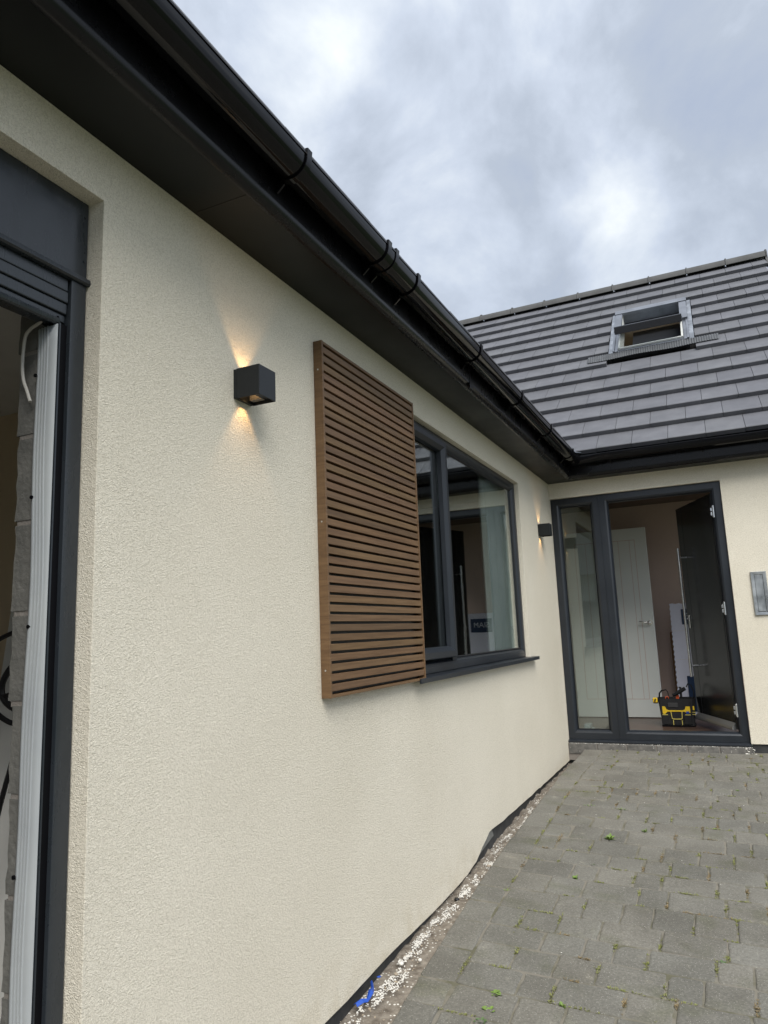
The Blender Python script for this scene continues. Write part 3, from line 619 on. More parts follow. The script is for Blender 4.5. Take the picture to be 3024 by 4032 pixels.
# underlay with an opening for the rooflight
def onr(x_,s_,h=0): return Vector((x_,EY,EZ))+v*s_+nn*h
LT=(RY-EY)/CS
for (x0,x1,s0,s1) in ((-7,RLX0,.0,LT),(RLX1,2.29,.0,LT),(RLX0,RLX1,0,RLA),(RLX0,RLX1,RLB,LT)):
    quad(un,onr(x0,s0,-.05),onr(x1,s0,-.05),onr(x1,s1,-.05),onr(x0,s1,-.05))
quad(un,(-7,RY,RZ-.06),(2.29,RY,RZ-.06),(2.29,RY+3.3,RZ-.01-3.3*TH),(-7,RY+3.3,RZ-.01-3.3*TH))
obj('roof_underlay',un,'tile_gap',H)
vd=MB(); vd.prism([onr(2.302,-.02,-.03),onr(2.302,LT,-.03),onr(2.302,LT,.035),onr(2.302,-.02,.035)],(.03,0,0)); obj('verge_trim',vd,'ridge_concrete',H)
# ridge tiles
RDX=[-7.4+.59*i for i in range(40)]
x_=-1.406-.467*10
while x_<2.2:
    x1=min(x_+.465,2.32); q=MB(); n=10
    prf=[(math.cos(math.pi*i/n)*.125,math.sin(math.pi*i/n)*.118) for i in range(n+1)]
    prf2=[(a_*.9,b_*.86) for a_,b_ in prf[::-1]]
    P_=[(0,RY+a_,4.462+b_) for a_,b_ in prf+prf2]
    q.sweep(P_,[(x_+.004,0,0),(x1-.004,0,0)],closed=True)
    q.tube([(x1-.0,RY-.128,4.455),(x1-.0,RY-.118,4.51),(x1,RY-.08,4.56),(x1-.0,RY-.02,4.588),(x1-.0,RY+.05,4.58)],.010,6)
    obj('ridge_tile',q,'ridge_concrete',RF,smooth='auto'); x_+=.467
# near wing roof (rises away from the camera, seen only as the tile edge over the gutter)
rl=MB(); u2=Vector((0,1,0)); v2=Vector((-CS,0,SN)); n2=Vector((SN,0,CS)); EX=.268
for r_ in range(15):
    o2=Vector((EX-r_*GAU,0,1.525+r_*GAU*TH)); yend=-.30+r_*GAU; y_=-9.7+(r_%2)*TW/2
    while y_<yend-.02:
        tile(rl,o2+u2*y_,u2,v2,n2,min(TW,yend-y_),L+.07,.04); y_+=TW
obj('wing_roof',rl,'roof_tile',H)
wu=MB(); quad(wu,(EX,-9.7,1.47),(EX,-.3,1.47),(EX-4.6,4.3,1.47+4.6*TH),(EX-4.6,-9.7,1.47+4.6*TH)); quad(wu,(EX-4.6,-9.7,1.47+4.6*TH),(EX-4.6,4.3,1.47+4.6*TH),(EX-9.2,4.3,1.519),(EX-9.2,-9.7,1.519))
obj('wing_underlay',wu,'tile_gap',H)
vl=MB(); vl.obox((.30,-.27,1.528),(-.9,.9,.82),(.06,.06,.0),(0,0,.004)); vl.obox((.30,-.27,1.534),(-.9,.9,.82),(.012,.012,.0),(0,0,.02)); obj('valley_lining',vl,'galv',H)
# rooflight ---------------------------------------------------------------
RLo=Vector((RLX0,EY,EZ))+v*RLA; Wd=RLX1-RLX0; Ln=RLB-RLA
def rb_(mb,a0,a1,s0,s1,h0,h1): mb.obox(onr(RLX0+a0,RLA+s0,h0),u*(a1-a0),v*(s1-s0),nn*(h1-h0))
RLt=empty('rooflight_mount',(0,0,0)) if False else None
fr=MB(); rb_(fr,0,.055,0,Ln,-.06,.065); rb_(fr,Wd-.055,Wd,0,Ln,-.06,.065); rb_(fr,.055,Wd-.055,0,.05,-.06,.060); rb_(fr,.055,Wd-.055,Ln-.05,Ln,-.06,.060)
RL=obj('rooflight',fr,'rl_cover',H,bevel=.004,label='open centre pivot rooflight with silver frame')
q=MB(); rb_(q,-.050,0,-.0,Ln+.04,.03,.042); obj('flashing',q,'galv',RL); q=MB(); rb_(q,Wd,Wd+.050,0,Ln+.04,.03,.042); obj('flashing',q,'galv',RL)
ap=MB()  # pleated apron below the window
nP=110; a0,a1=-.27,Wd+.28; vs=[];fs=[]
for i in range(nP+1):
    a_=a0+(a1-a0)*i/nP; h=.050+(.004 if i%2 else -.002); hang=.012*math.sin(i*.11)
    vs+=[onr(RLX0+a_,RLA-.135-hang,h-.004),onr(RLX0+a_,RLA+.0,h+.004)]
for i in range(nP): fs.append((2*i,2*i+2,2*i+3,2*i+1))
ap.add(vs,fs); obj('apron',ap,'lead',RL)
tc_=MB(); rb_(tc_,-.012,Wd+.012,Ln-.10,Ln+.01,.065,.10); rb_(tc_,-.006,.075,Ln*.47,Ln-.10,.065,.092); rb_(tc_,Wd-.075,Wd+.006,Ln*.47,Ln-.10,.065,.092); rb_(tc_,-.004,.02,.0,Ln*.47,.065,.074); rb_(tc_,Wd-.02,Wd+.004,.0,Ln*.47,.065,.074)
obj('cover_trim',tc_,'rl_cover',RL,bevel=.003)
ins=MB(); rb_(ins,.056,.075,.05,Ln-.05,-.12,.08); rb_(ins,Wd-.075,Wd-.056,.05,Ln-.05,-.12,.08); rb_(ins,.056,Wd-.056,.051,.07,-.10,.075); obj('inner_frame',ins,'rl_white',RL)
# sash pivots at mid height: lower half swings out, upper half into the room
pc=onr(0,RLA+Ln*.5,.06); th_=R(-21)
def sp(a_,s_,h_):   # sash local coordinates -> world
    d_=s_-Ln*.5; c_,s2=math.cos(th_),math.sin(th_); vv=v*c_+nn*s2; ww=nn*c_-v*s2
    return Vector((RLX0+a_,0,0))+Vector((0,pc.y,pc.z))+vv*d_+ww*h_
def sb(mb,a0,a1,s0,s1,h0,h1):
    P_=[sp(a_,s_,h_) for h_ in (h0,h1) for s_ in (s0,s1) for a_ in (a0,a1)]; mb.add(P_,[(0,2,3,1),(4,5,7,6),(0,1,5,4),(2,6,7,3),(0,4,6,2),(1,3,7,5)])
sh=MB(); s0_,s1_=.03,Ln-.06
sb(sh,.06,.115,s0_,s1_,-.02,.03); sb(sh,Wd-.115,Wd-.06,s0_,s1_,-.02,.03); sb(sh,.115,Wd-.115,s0_,s0_+.06,-.02,.03); sb(sh,.115,Wd-.115,s1_-.09,s1_,-.02,.03)
SH=obj('sash',sh,'rl_dark',RL,bevel=.003)
sg=MB(); sb(sg,.11,Wd-.11,s0_+.05,s1_-.08,.002,.012); obj('pane',sg,'glass_window',SH)
st=MB(); sb(st,.05,Wd-.05,s0_-.03,s0_+.008,-.03,.05); obj('sash_trim',st,'rl_dark',SH,bevel=.004)
st=MB(); sb(st,.05,Wd-.05,s0_+.008,s0_+.02,.03,.056); sb(st,.05,.11,s0_+.02,Ln*.5,.03,.05); sb(st,Wd-.11,Wd-.05,s0_+.02,Ln*.5,.03,.05); obj('sash_cover',st,'rl_cover',SH,bevel=.002)
ll=MB(); 
for (P_) in ([(RLX0,RLA-.05),(RLX1,RLA-.05),(RLX1,RLB),(RLX0,RLB)],):
    B_=[onr(x_,s_,-.10)+Vector((0,0,-.0)) for x_,s_ in P_]; C_=[b_-nn*.55 for b_ in B_]
    ll.add(B_+C_,[(0,1,5,4),(1,2,6,5),(2,3,7,6),(3,0,4,7),(4,5,6,7)])
obj('loft_lining',ll,'garage_beige',H)
fb=MB(); C_=onr(RLX0+.16,RLB-.06,-.20); fb.obox(C_,u*.62,-v*.9,nn*.01); obj('foil_board',fb,'rl_dark',H)

# ------------------------------------------------------------------ window in the near wing
FP=[(0,-.034),(.030,-.034),(.046,-.040),(.060,-.056),(.060,-.085),(0,-.085)]
wf=MB(); wf.ring('x',(WY0+.004,WY1-.002,WZ0+.012,WZ1-.003),FP)
wf.box(-.085,-.036,-2.765,-2.695,WZ0+.06,WZ1-.05)
WIN=obj('window',wf,'anthracite',H,bevel=.002,label='charcoal framed window half hidden by the slatted screen')
q=MB(); q.ring('x',(-3.575,-2.742,-.142,1.098),[(0,-.033),(0,-.018),(.006,-.012),(.036,-.012),(.058,-.030),(.062,-.050),(.062,-.055),(.02,-.055)]); obj('sash',q,'anthracite',WIN)
q=MB(); q.box(-.062,-.058,-3.53,-2.795,-.09,1.05); obj('pane',q,'glass_window',WIN)
q=MB(); q.box(-.062,-.058,-2.70,WY1-.05,-.16,1.085); obj('pane',q,'glass_window',WIN)
q=MB(); q.ring('x',(-2.697,WY1-.060,-.152,1.073),[(0,-.055),(.006,-.050),(.012,-.056),(.012,-.064),(0,-.064)]); obj('glazing_bead',q,'rubber',WIN)
q=MB(); q.prism([(-.06,-3.44,-.212),(.045,-3.44,-.2125-.002),(.047,-3.44,-.2165),(.047,-3.44,-.238),(.038,-3.44,-.238),(.036,-3.44,-.226),(-.06,-3.44,-.222)],(0,2.39,0))
obj('sill',q,'anthracite',WIN,bevel=.0015)
def cyl_screen(): pass
# ------------------------------------------------------------------ entrance frame and door
EP=[(0,.028),(.052,.028),(.066,.034),(.078,.052),(.078,.095),(0,.095)]
ef=MB(); ef.ring('y',(.003,.434,-.980,1.172),EP)
EN=obj('entrance_frame',ef,'anthracite',H,label='charcoal door frame with tall glazed sidelight')
ef=MB(); ef.ring('y',(.437,DX-.003,-.980,1.172),EP); obj('door_frame',ef,'anthracite',EN)
q=MB(); q.box(.4335,.4375,.024,.09,-.98,1.174); obj('coupling_strip',q,'anthracite',EN)
q=MB(); q.box(.075,.362,.060,.068,-.91,1.10); obj('pane',q,'glass_side',EN)
q=MB(); q.ring('y',(.078,.359,-.904,1.096),[(0,.056),(.006,.05),(.010,.058),(.010,.066),(0,.066)]); obj('glazing_bead',q,'rubber',EN)
q=MB(); q.prism([(-.0,-.015,-1.004),(-.0,-.015,-.990),(-.0,.022,-.982),(-.0,.10,-.982),(-.0,.10,-1.004)],(1.452,0,0)); obj('door_sill',q,'anthracite',EN,bevel=.0015)
# front door leaf, open inward ; hinge at right
dr=empty('door_tmp',(0,0,0)) if False else None
hx,hy=1.362,.095; ang=math.atan2(.89-hy,1.035-hx)     # direction of the leaf seen from above
du=Vector((math.cos(ang),math.sin(ang),0)); dn=Vector((-math.sin(ang),math.cos(ang),0))   # dn: towards -x (outer face)
if dn.x>0: dn=-dn
DL=.852
def dq(mb,s0,s1,d0,d1,z0,z1): mb.obox(Vector((hx,hy,z0))+du*s0+dn*d0,du*(s1-s0),dn*(d1-d0),Vector((0,0,z1-z0)))
q=MB(); dq(q,.0,DL,-.062,.0,-.888,1.088); D=obj('front_door',q,'door_black',H,bevel=.002,label='black front door standing open inward')
q=MB(); dq(q,.02,.028,.0,.0012,-.88,1.08); dq(q,.72,.724,.0,.0012,-.88,1.08); obj('door_groove',q,'rubber',D)
q=MB(); q.obox(Vector((hx,hy,-.896))+du*.03,du*(DL-.04),dn*.030,Vector((0,0,.012))); 
o_=Vector((hx,hy,0))+du*.03; q.prism([o_+Vector((0,0,-.884)),o_+dn*.030+Vector((0,0,-.884)),o_+dn*.024+Vector((0,0,-.868)),o_+Vector((0,0,-.836))],du*(DL-.04)); obj('weather_bar',q,'aluminium',D,bevel=.001)
bs_=.695
q=MB(); bp0=Vector((hx,hy,0))+du*bs_+dn*.075
q.tube([bp0+Vector((0,0,-.502)),bp0+Vector((0,0,.692))],.0125,16)
BH=obj('bar_handle',q,'steel',D,smooth='auto')
for z_ in (-.402,.602):
    q=MB(); q.tube([Vector((hx,hy,z_))+du*bs_+dn*.0,Vector((hx,hy,z_))+du*bs_+dn*.066],.0075,12); obj('handle_post',q,'steel',BH,smooth='auto')
q=MB(); dq(q,.77,.80,.0,.008,-.06,.06); q.tube([Vector((hx,hy,.03))+du*.785+dn*.006,Vector((hx,hy,.03))+du*.785+dn*.02],.010,12); obj('lock',q,'chrome',D,bevel=.002)
for z_ in (.919,.096,-.729):
    q=MB(); q.box(1.362,1.385,.040,.062,z_-.045,z_+.045); q.tube([(1.372,.036,z_-.052),(1.372,.036,z_+.052)],.008,10); q.box(1.350,1.362,.045,.056,z_-.032,z_-.006); q.box(1.350,1.362,.045,.056,z_+.006,z_+.032)
    obj('hinge',q,'steel',D,bevel=.001)
# doorstep
stp=empty('doorstep',(.73,-.03,-1.06),'low doorstep of grey blocks with white mortar smears under the front door','doorstep')
xj=[-.0,.244,.490,.728,.969,1.212,1.46]; rs=random.Random(4)
for k,(x0,x1) in enumerate(zip(xj,xj[1:])):
    q=MB(); t=rs.uniform(.85,1.1); q.tint=t; q.box(x0+.004,x1-.004,-.034,.09,gz(x0,0)-.05,-1.0065-rs.uniform(0,.003)); obj('step_block',q,'step_brick',stp,bevel=.007,seg=3)
q=MB(); q.box(.0,1.455,-.028,.09,-1.15,-1.010); obj('mortar',q,'mortar',stp)
q=MB(); 
for k in range(16): blob(q,(1.40+rs.uniform(0,.075),-.036,-1.045+rs.uniform(-.02,.03)),rs.uniform(.004,.010),rs,.6)
for k in range(90): blob(q,(rs.uniform(.02,1.44),-.030+rs.uniform(-.002,.006),-1.0065+rs.uniform(-.002,.001)),rs.uniform(.002,.006),rs,.4)
obj('mortar_smear',q,'stone_white',stp,kind='stuff')
# letterbox
q=MB(); q.ring('y',(1.590,1.706,.028,.383),[(0,.01),(0,-.012),(.004,-.016),(.026,-.014),(.029,-.008),(.029,.01)])
LB=obj('letterbox',q,'letterbox_steel',None,label='tall steel letterbox set upright in the wall right of the front door',cat='letterbox')
q=MB(); q.box(1.6195,1.6765,-.0095,.005,.058,.353); obj('flap',q,'letterbox_steel',LB,bevel=.002)
q=MB(); q.box(1.622,1.674,-.014,-.0097,.060,.066); obj('flap_pull',q,'letterbox_steel',LB)

NB=empty('neighbour_house',(2,-17,-1.6),'pale boarded neighbouring house seen only as a reflection in the sidelight glass','house')
q=MB()
for k in range(24): q.box(-3.5,8.5,-17.0-.004*(k%2)-.0,-20,-1.95+k*.15,-1.95+k*.15+.142)
obj('boarded_wall',q,'board_white',NB)
q=MB(); q.prism([(-3.9,-16.6,1.60),(-3.9,-18.5,3.6),(-3.9,-20.4,1.60)],(12.8,0,0)); obj('roof',q,'roof_tile',NB)
for x0 in (-2.2,1.2,5.0):
    q=MB(); q.box(x0,x0+1.5,-16.97,-17.1,-.6,.75); obj('window',q,'anthracite_sheet',NB)
# interior rooms ----------------------------------------------------------
def room(x0,x1,y0,y1,z0,z1,wallm,floorm,ceilm,open_,nm):
    a_=MB()
    if 'w' not in open_: quad(a_,(x0,y0,z0),(x0,y1,z0),(x0,y1,z1),(x0,y0,z1))
    if 'e' not in open_: quad(a_,(x1,y0,z0),(x1,y1,z0),(x1,y1,z1),(x1,y0,z1))
    if 's' not in open_: quad(a_,(x0,y0,z0),(x1,y0,z0),(x1,y0,z1),(x0,y0,z1))
    if 'n' not in open_: quad(a_,(x0,y1,z0),(x1,y1,z0),(x1,y1,z1),(x0,y1,z1))
    obj(nm+'_wall',a_,wallm,H)
    f_=MB(); f_.box(x0,x1,y0,y1,z0-.02,z0); obj(nm+'_floor',f_,floorm,H); c_=MB(); c_.box(x0,x1,y0,y1,z1,z1+.01); obj(nm+'_ceiling',c_,ceilm,H)
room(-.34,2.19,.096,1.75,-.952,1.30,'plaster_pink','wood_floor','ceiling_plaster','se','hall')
fw=MB(); quad(fw,(-.34,.096,-.95),(.0,.096,-.95),(.0,.096,1.3),(-.34,.096,1.3)); quad(fw,(1.45,.096,-.95),(2.19,.096,-.95),(2.19,.096,1.3),(1.45,.096,1.3)); quad(fw,(0,.096,1.17),(1.45,.096,1.17),(1.45,.096,1.3),(0,.096,1.3)); obj('hall_front',fw,'plaster_pink',H)
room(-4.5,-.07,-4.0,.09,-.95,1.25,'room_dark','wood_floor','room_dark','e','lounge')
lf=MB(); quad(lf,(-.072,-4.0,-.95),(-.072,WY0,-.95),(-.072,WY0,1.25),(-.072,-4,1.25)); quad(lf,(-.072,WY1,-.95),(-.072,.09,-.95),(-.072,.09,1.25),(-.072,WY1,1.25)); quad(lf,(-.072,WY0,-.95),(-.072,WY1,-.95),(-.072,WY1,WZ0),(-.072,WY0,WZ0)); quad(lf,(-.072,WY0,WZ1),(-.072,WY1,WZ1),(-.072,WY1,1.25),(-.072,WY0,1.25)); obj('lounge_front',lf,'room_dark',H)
q=MB(); n=90; vs=[]
for i in range(n+1):
    y_=-1.78+.62*i/n; xx=-.125+.028*math.sin(i*.62)+.008*math.sin(i*1.9); vs+=[(xx,y_,-.93),(xx,y_,1.12)]
q.add(vs,[(2*i,2*i+2,2*i+3,2*i+1) for i in range(n)]); obj('curtain',q,'curtain',None,smooth=True,label='grey folded curtain hanging inside the far end of the window',cat='curtain')
# white interior door
q=MB(); x0,x1=-.145,.700; q.box(x0,x1,1.33,1.37,-.945,1.005); WD=obj('interior_door',q,'white_door',H,bevel=.004,label='white grooved interior door standing in the hall')
q=MB(); 
gx=[x0+.09+i*(x1-x0-.20)/5.8 for i in range(0,7)]
q=MB(); q.ring('y',(x0+.10,x1-.115,-.765,.880),[(0,1.3292),(.005,1.3292),(.005,1.331),(0,1.331)])
for i in range(1,6):
    gxx=x0+.10+(x1-.115-x0-.10)*i/5.5; q.box(gxx,gxx+.004,1.3291,1.331,-.765,.880)
obj('panel_groove',q,'tile_gap' if False else 'garage_shadow' if False else 'plaster_pink',WD)
q=MB(); q.tube([(.662,1.329,.008),(.662,1.319,.008)],.026,20); q.tube([(.662,1.32,.008),(.662,1.285,.008),(.650,1.275,.010),(.60,1.272,.016),(.560,1.276,.026)],[.009,.009,.0085,.008,.007],10); obj('lever_handle',q,'chrome',WD,smooth='auto')
for z_ in (.75,-.02,-.72):
    q=MB(); q.box(x0-.006,x0+.006,1.322,1.334,z_-.04,z_+.04); obj('door_hinge',q,'steel',WD)
q=MB(); q.box(-.24,-.155,1.36,1.40,-.95,1.07); obj('door_lining',q,'white_door',H)
# carton
cb=empty('tall_carton',(1.02,1.5,-.95),'tall white carton with blue printed squares and torn edges leaning in the hall corner','carton')
q=MB(); z=-.945; pts=[]; zz_=[-.945]
P_=[]
n=44
for i in range(n+1):
    z_=-.945+1.135*i/n; P_.append((.842+(.009 if i%2 else 0)+.008*(i/n),z_))
top=[]
for i in range(1,17): top.append((.85+.50*i/16,.19+(.005 if i%2 else -.003)))
poly=P_+top+[(1.35,-.945)]
q.prism([(a_,1.47+.04*(b_<-2),b_) for a_,b_ in poly],(0,.09,0)); obj('box',q,'carton_white',cb)
q=MB(); 
for z_ in (-.089,-.38,-.66): q.box(.86,1.345,1.4685,1.4695,z_-.0015,z_+.0015)
obj('crease',q,'board_white',cb)
q=MB(); q.box(.958,1.21,1.4675,1.469,-.026,.131); obj('blue_print',q,'carton_blue',cb); q=MB(); q.box(.950,1.21,1.4675,1.469,-.90,-.546); obj('blue_print',q,'carton_blue',cb)
def text(s_,loc,size,m,parent,rot=(R(90),0,0),flip=False):
    cu=bpy.data.curves.new('lettering','FONT'); cu.body=s_; cu.size=size; cu.extrude=.0004; cu.materials.append(M[m]); cu.align_x='CENTER'; cu.align_y='CENTER'
    o=bpy.data.objects.new('lettering',cu); me=bpy.data.meshes.new_from_object(o); bpy.data.objects.remove(o); o=bpy.data.objects.new('lettering',me); COL.objects.link(o); o.parent=parent; o.location=Vector((loc[0],loc[1],loc[2]+Z0))-wloc(parent); o.rotation_euler=rot
    if flip: o.scale=(-1,1,1)
    return o
text('SIAM',(1.085,1.4665,.055),.085,'print_white',cb)
q=MB(); q.box(.822,1.10,1.565,1.60,-.945,-.10); obj('cardboard_sheet',q,'carton_brown',None,bevel=.01,label='brown cardboard sheet standing behind the white carton',cat='cardboard')
# tool bag -----------------------------------------------------------------
tb=empty('tool_bag',(.865,.79,-.952),'open black and yellow tool bag standing on the hall floor by the front door','tool bag')
bx0,bx1,by0,by1=.715,1.030,.70,.90
def taper(z_,k): return z_
def loftbox(mb,lev):
    vs=[];n_=0
    for (x0,x1,y0,y1,z_) in lev:
        c_=.02; P_=[(x0+c_,y0),(x1-c_,y0),(x1,y0+c_),(x1,y1-c_),(x1-c_,y1),(x0+c_,y1),(x0,y1-c_),(x0,y0+c_)]; n_=8; vs+=[(a_,b_,z_) for a_,b_ in P_]
    fs=[(k*n_+i,k*n_+(i+1)%n_,(k+1)*n_+(i+1)%n_,(k+1)*n_+i) for k in range(len(lev)-1) for i in range(n_)]; return mb.add(vs,fs)
q=MB(); loftbox(q,[(.738,1.008,.715,.885,-.950),(.733,1.013,.71,.89,-.925),(.722,1.024,.703,.897,-.80),(.712,1.036,.70,.90,-.700),(.716,1.032,.704,.896,-.700),(.725,1.02,.712,.888,-.85)])
q.add([(.725,.712,-.85),(1.02,.712,-.85),(1.02,.888,-.85),(.725,.888,-.85)],[(0,1,2,3)])
obj('bag_body',q,'bag_black',tb)
q=MB(); loftbox(q,[(.728,1.018,.705,.893,-.9515),(.728,1.018,.705,.893,-.938),(.735,1.01,.712,.888,-.925)]); q.box(.80,.94,.699,.706,-.95,-.935); obj('base_tray',q,'pvc_black',tb)
Yf=lambda z_: .7005+(-.70-z_)*.055-.004
def strip(mb,x0,x1,z0,z1,d=.003): 
    mb.prism([(x0,Yf(z0)-d,z0),(x1,Yf(z0)-d,z0),(x1,Yf(z1)-d,z1),(x0,Yf(z1)-d,z1)],(0,.004,0))
def poly(mb,pts,d=.003): mb.prism([(x_,Yf(z_)-d,z_) for x_,z_ in pts],(0,.004,0))
q=MB(); poly(q,[(.738,-.768),(.770,-.768),(.782,-.795),(.800,-.803),(.925,-.803),(.94,-.795),(.950,-.768),(.985,-.768),(.985,-.825),(.952,-.825),(.935,-.815),(.79,-.815),(.765,-.838),(.738,-.83)]); poly(q,[(.998,-.765),(1.022,-.765),(1.022,-.80),(.998,-.80)]); obj('yellow_panel',q,'yellow',tb)
q=MB()
for pts in ([(.815,-.815),(.821,-.815),(.826,-.872),(.834,-.878),(.900,-.878),(.907,-.872),(.911,-.815),(.917,-.815),(.913,-.876),(.902,-.885),(.832,-.885),(.821,-.876)],): poly(q,pts,.006)
strip(q,.742,.79,-.846,-.840,.006); strip(q,.94,.985,-.846,-.840,.006); strip(q,1.0,1.03,-.823,-.817,.006); strip(q,1.0,1.03,-.842,-.836,.006); strip(q,.829,.835,-.935,-.892,.006); strip(q,.905,.911,-.935,-.892,.006)
obj('yellow_piping',q,'yellow_trim',tb)
q=MB(); strip(q,.80,.885,-.775,-.735,.004); obj('name_patch',q,'bag_grey',tb,bevel=.002)
for x0,x1 in ((.735,.805),(.925,.99)):
    q=MB(); q.prism([(x0,Yf(-.84)-.012,-.848),(x1,Yf(-.84)-.012,-.848),(x1-.005,Yf(-.93)-.009,-.93),(x0+.005,Yf(-.93)-.009,-.93)],(0,.012,0)); obj('pocket',q,'bag_black',tb,bevel=.003)
for x_ in (.728,.990):
    q=MB(); q.prism([(x_,Yf(-.70)-.006,-.70),(x_+.018,Yf(-.70)-.006,-.70),(x_+.020,Yf(-.94)-.006,-.94),(x_+.004,Yf(-.94)-.006,-.94)],(0,.004,0)); obj('strap',q,'bag_black',tb)
q=MB(); strip(q,.950,.975,-.832,-.812,.010); obj('blue_tab',q,'blue_plastic',tb)
q=MB(); q.tube([(.722,.79,-.70),(.728,.78,-.655),(.75,.77,-.630),(.79,.76,-.622),(.803,.76,-.640),(.812,.76,-.690)],[.007]*6,8,flat=.35); q.tube([(1.024,.79,-.70),(1.03,.79,-.64),(1.01,.78,-.585),(.985,.78,-.57),(.968,.78,-.60)],[.006]*5,8,flat=.4); obj('carry_handle',q,'bag_black',tb,smooth=True)
q=MB(); q.tube([(.845,.775,-.675),(.90,.76,-.645),(.958,.75,-.610)],[.014,.018,.017],12); obj('grip_sleeve',q,'bag_black',tb,smooth='auto')
for x_,m_,nm in ((.790,'orange','pliers'),(.872,'orange','screwdriver'),(.886,'orange','screwdriver')):
    q=MB()
    if nm=='pliers': q.tube([(x_-.014,.80,-.73),(x_-.012,.79,-.695),(x_,.785,-.685),(x_+.012,.79,-.695),(x_+.014,.80,-.73)],.005,8)
    else: q.tube([(x_,.80,-.78),(x_+.003,.79,-.71),(x_+.005,.785,-.672)],[.004,.008,.007],8)
    obj(nm,q,m_,None,smooth=True,label={'pliers':'orange looped pliers handle showing inside the tool bag','screwdriver':'orange screwdriver handle upright in the tool bag'+(', left one' if x_<.88 else ', right one')}[nm],cat=nm,origin='auto',group='tools in the bag' if nm!='pliers' else None)
q=MB(); q.box(.905,.925,.79,.80,-.80,-.60); q.box(.90,.915,.79,.80,-.61,-.598); obj('trowel',q,'rubber',None,bevel=.002,label='black upright trowel sticking out of the tool bag',cat='trowel')
tp=MB(); tp.box(.668,.712,.70,.735,-.735,-.690); TM=obj('tape_measure',tp,'yellow',None,bevel=.008,seg=3,label='yellow and black tape measure clipped to the left side of the tool bag',cat='tape measure')
q=MB(); q.prism([(.680,.6995,-.725),(.690,.6995,-.735),(.700,.6995,-.70),(.690,.6995,-.697),(.682,.6995,-.712)],(0,.003,0)); q.box(.7135,.722,.70,.74,-.735,-.685); q.box(.672,.71,.702,.733,-.742,-.7355); obj('casing_trim',q,'rubber',TM)
q=MB(); 
q.box(.08,.17,.22,.40,-.951,-.925); q.box(.095,.155,.24,.38,-.925,-.885); obj('white_casing',q,'upvc_white',None,bevel=.008,seg=3,label='small white plastic casing on the hall floor behind the sidelight',cat='casing')

# ------------------------------------------------------------------ slatted screen
sc_=empty('slatted_screen',(.02,-3.83,-.225),'brown wood effect slatted screen panel fixed on the cream wall over the window','screen')
SY0,SY1,SZ0,SZ1,SX=-4.290,-3.362,-.224,1.157,.040
q=MB(); q.tint=(.95,.93,.9)
q.box(.001,SX,SY0,SY0+.012,SZ0,SZ1); q.box(.001,SX,SY1-.012,SY1,SZ0,SZ1)
q.box(.001,SX-.0006,SY0+.012,SY1-.012,SZ1-.012,SZ1-.0008); q.box(.001,SX-.0006,SY0+.012,SY1-.012,SZ0+.0008,SZ0+.012)
obj('screen_frame',q,'composite_wood',sc_,bevel=.0012)
for z_ in (SZ0+.10,-.02+.45,SZ1-.12):
    q=MB(); q.tube([(.020,SY0-.0008,z_),(.020,SY0+.002,z_)],.0035,10); obj('screw',q,'steel',sc_)
ns=37; pit=(SZ1-SZ0-.034)/ns; rs=random.Random(9)
for k in range(ns):
    z0=SZ0+.0135+k*pit+.010; q=MB(); t=rs.gauss(1,.11); q.tint=(t,t*rs.uniform(.95,1.03),t*rs.uniform(.90,1.04))
    zb,zt=z0,z0+pit-.0105
    q.prism([(.010,SY0+.013,zb+.001),(SX-.004,SY0+.013,zb),(SX-.003,SY0+.013,zb+.001),(SX-.003,SY0+.013,zt-.001),(SX-.004,SY0+.013,zt),(.010,SY0+.013,zt)],(0,SY1-SY0-.026,0)); obj('slat',q,'composite_wood',sc_)
q=MB(); q.box(.0015,.006,SY0+.012,SY1-.012,SZ0+.012,SZ1-.012); obj('gap_shade_sheet',q,'rubber',sc_)  # black sheet added behind the slats, its colour standing in for shade in the gaps

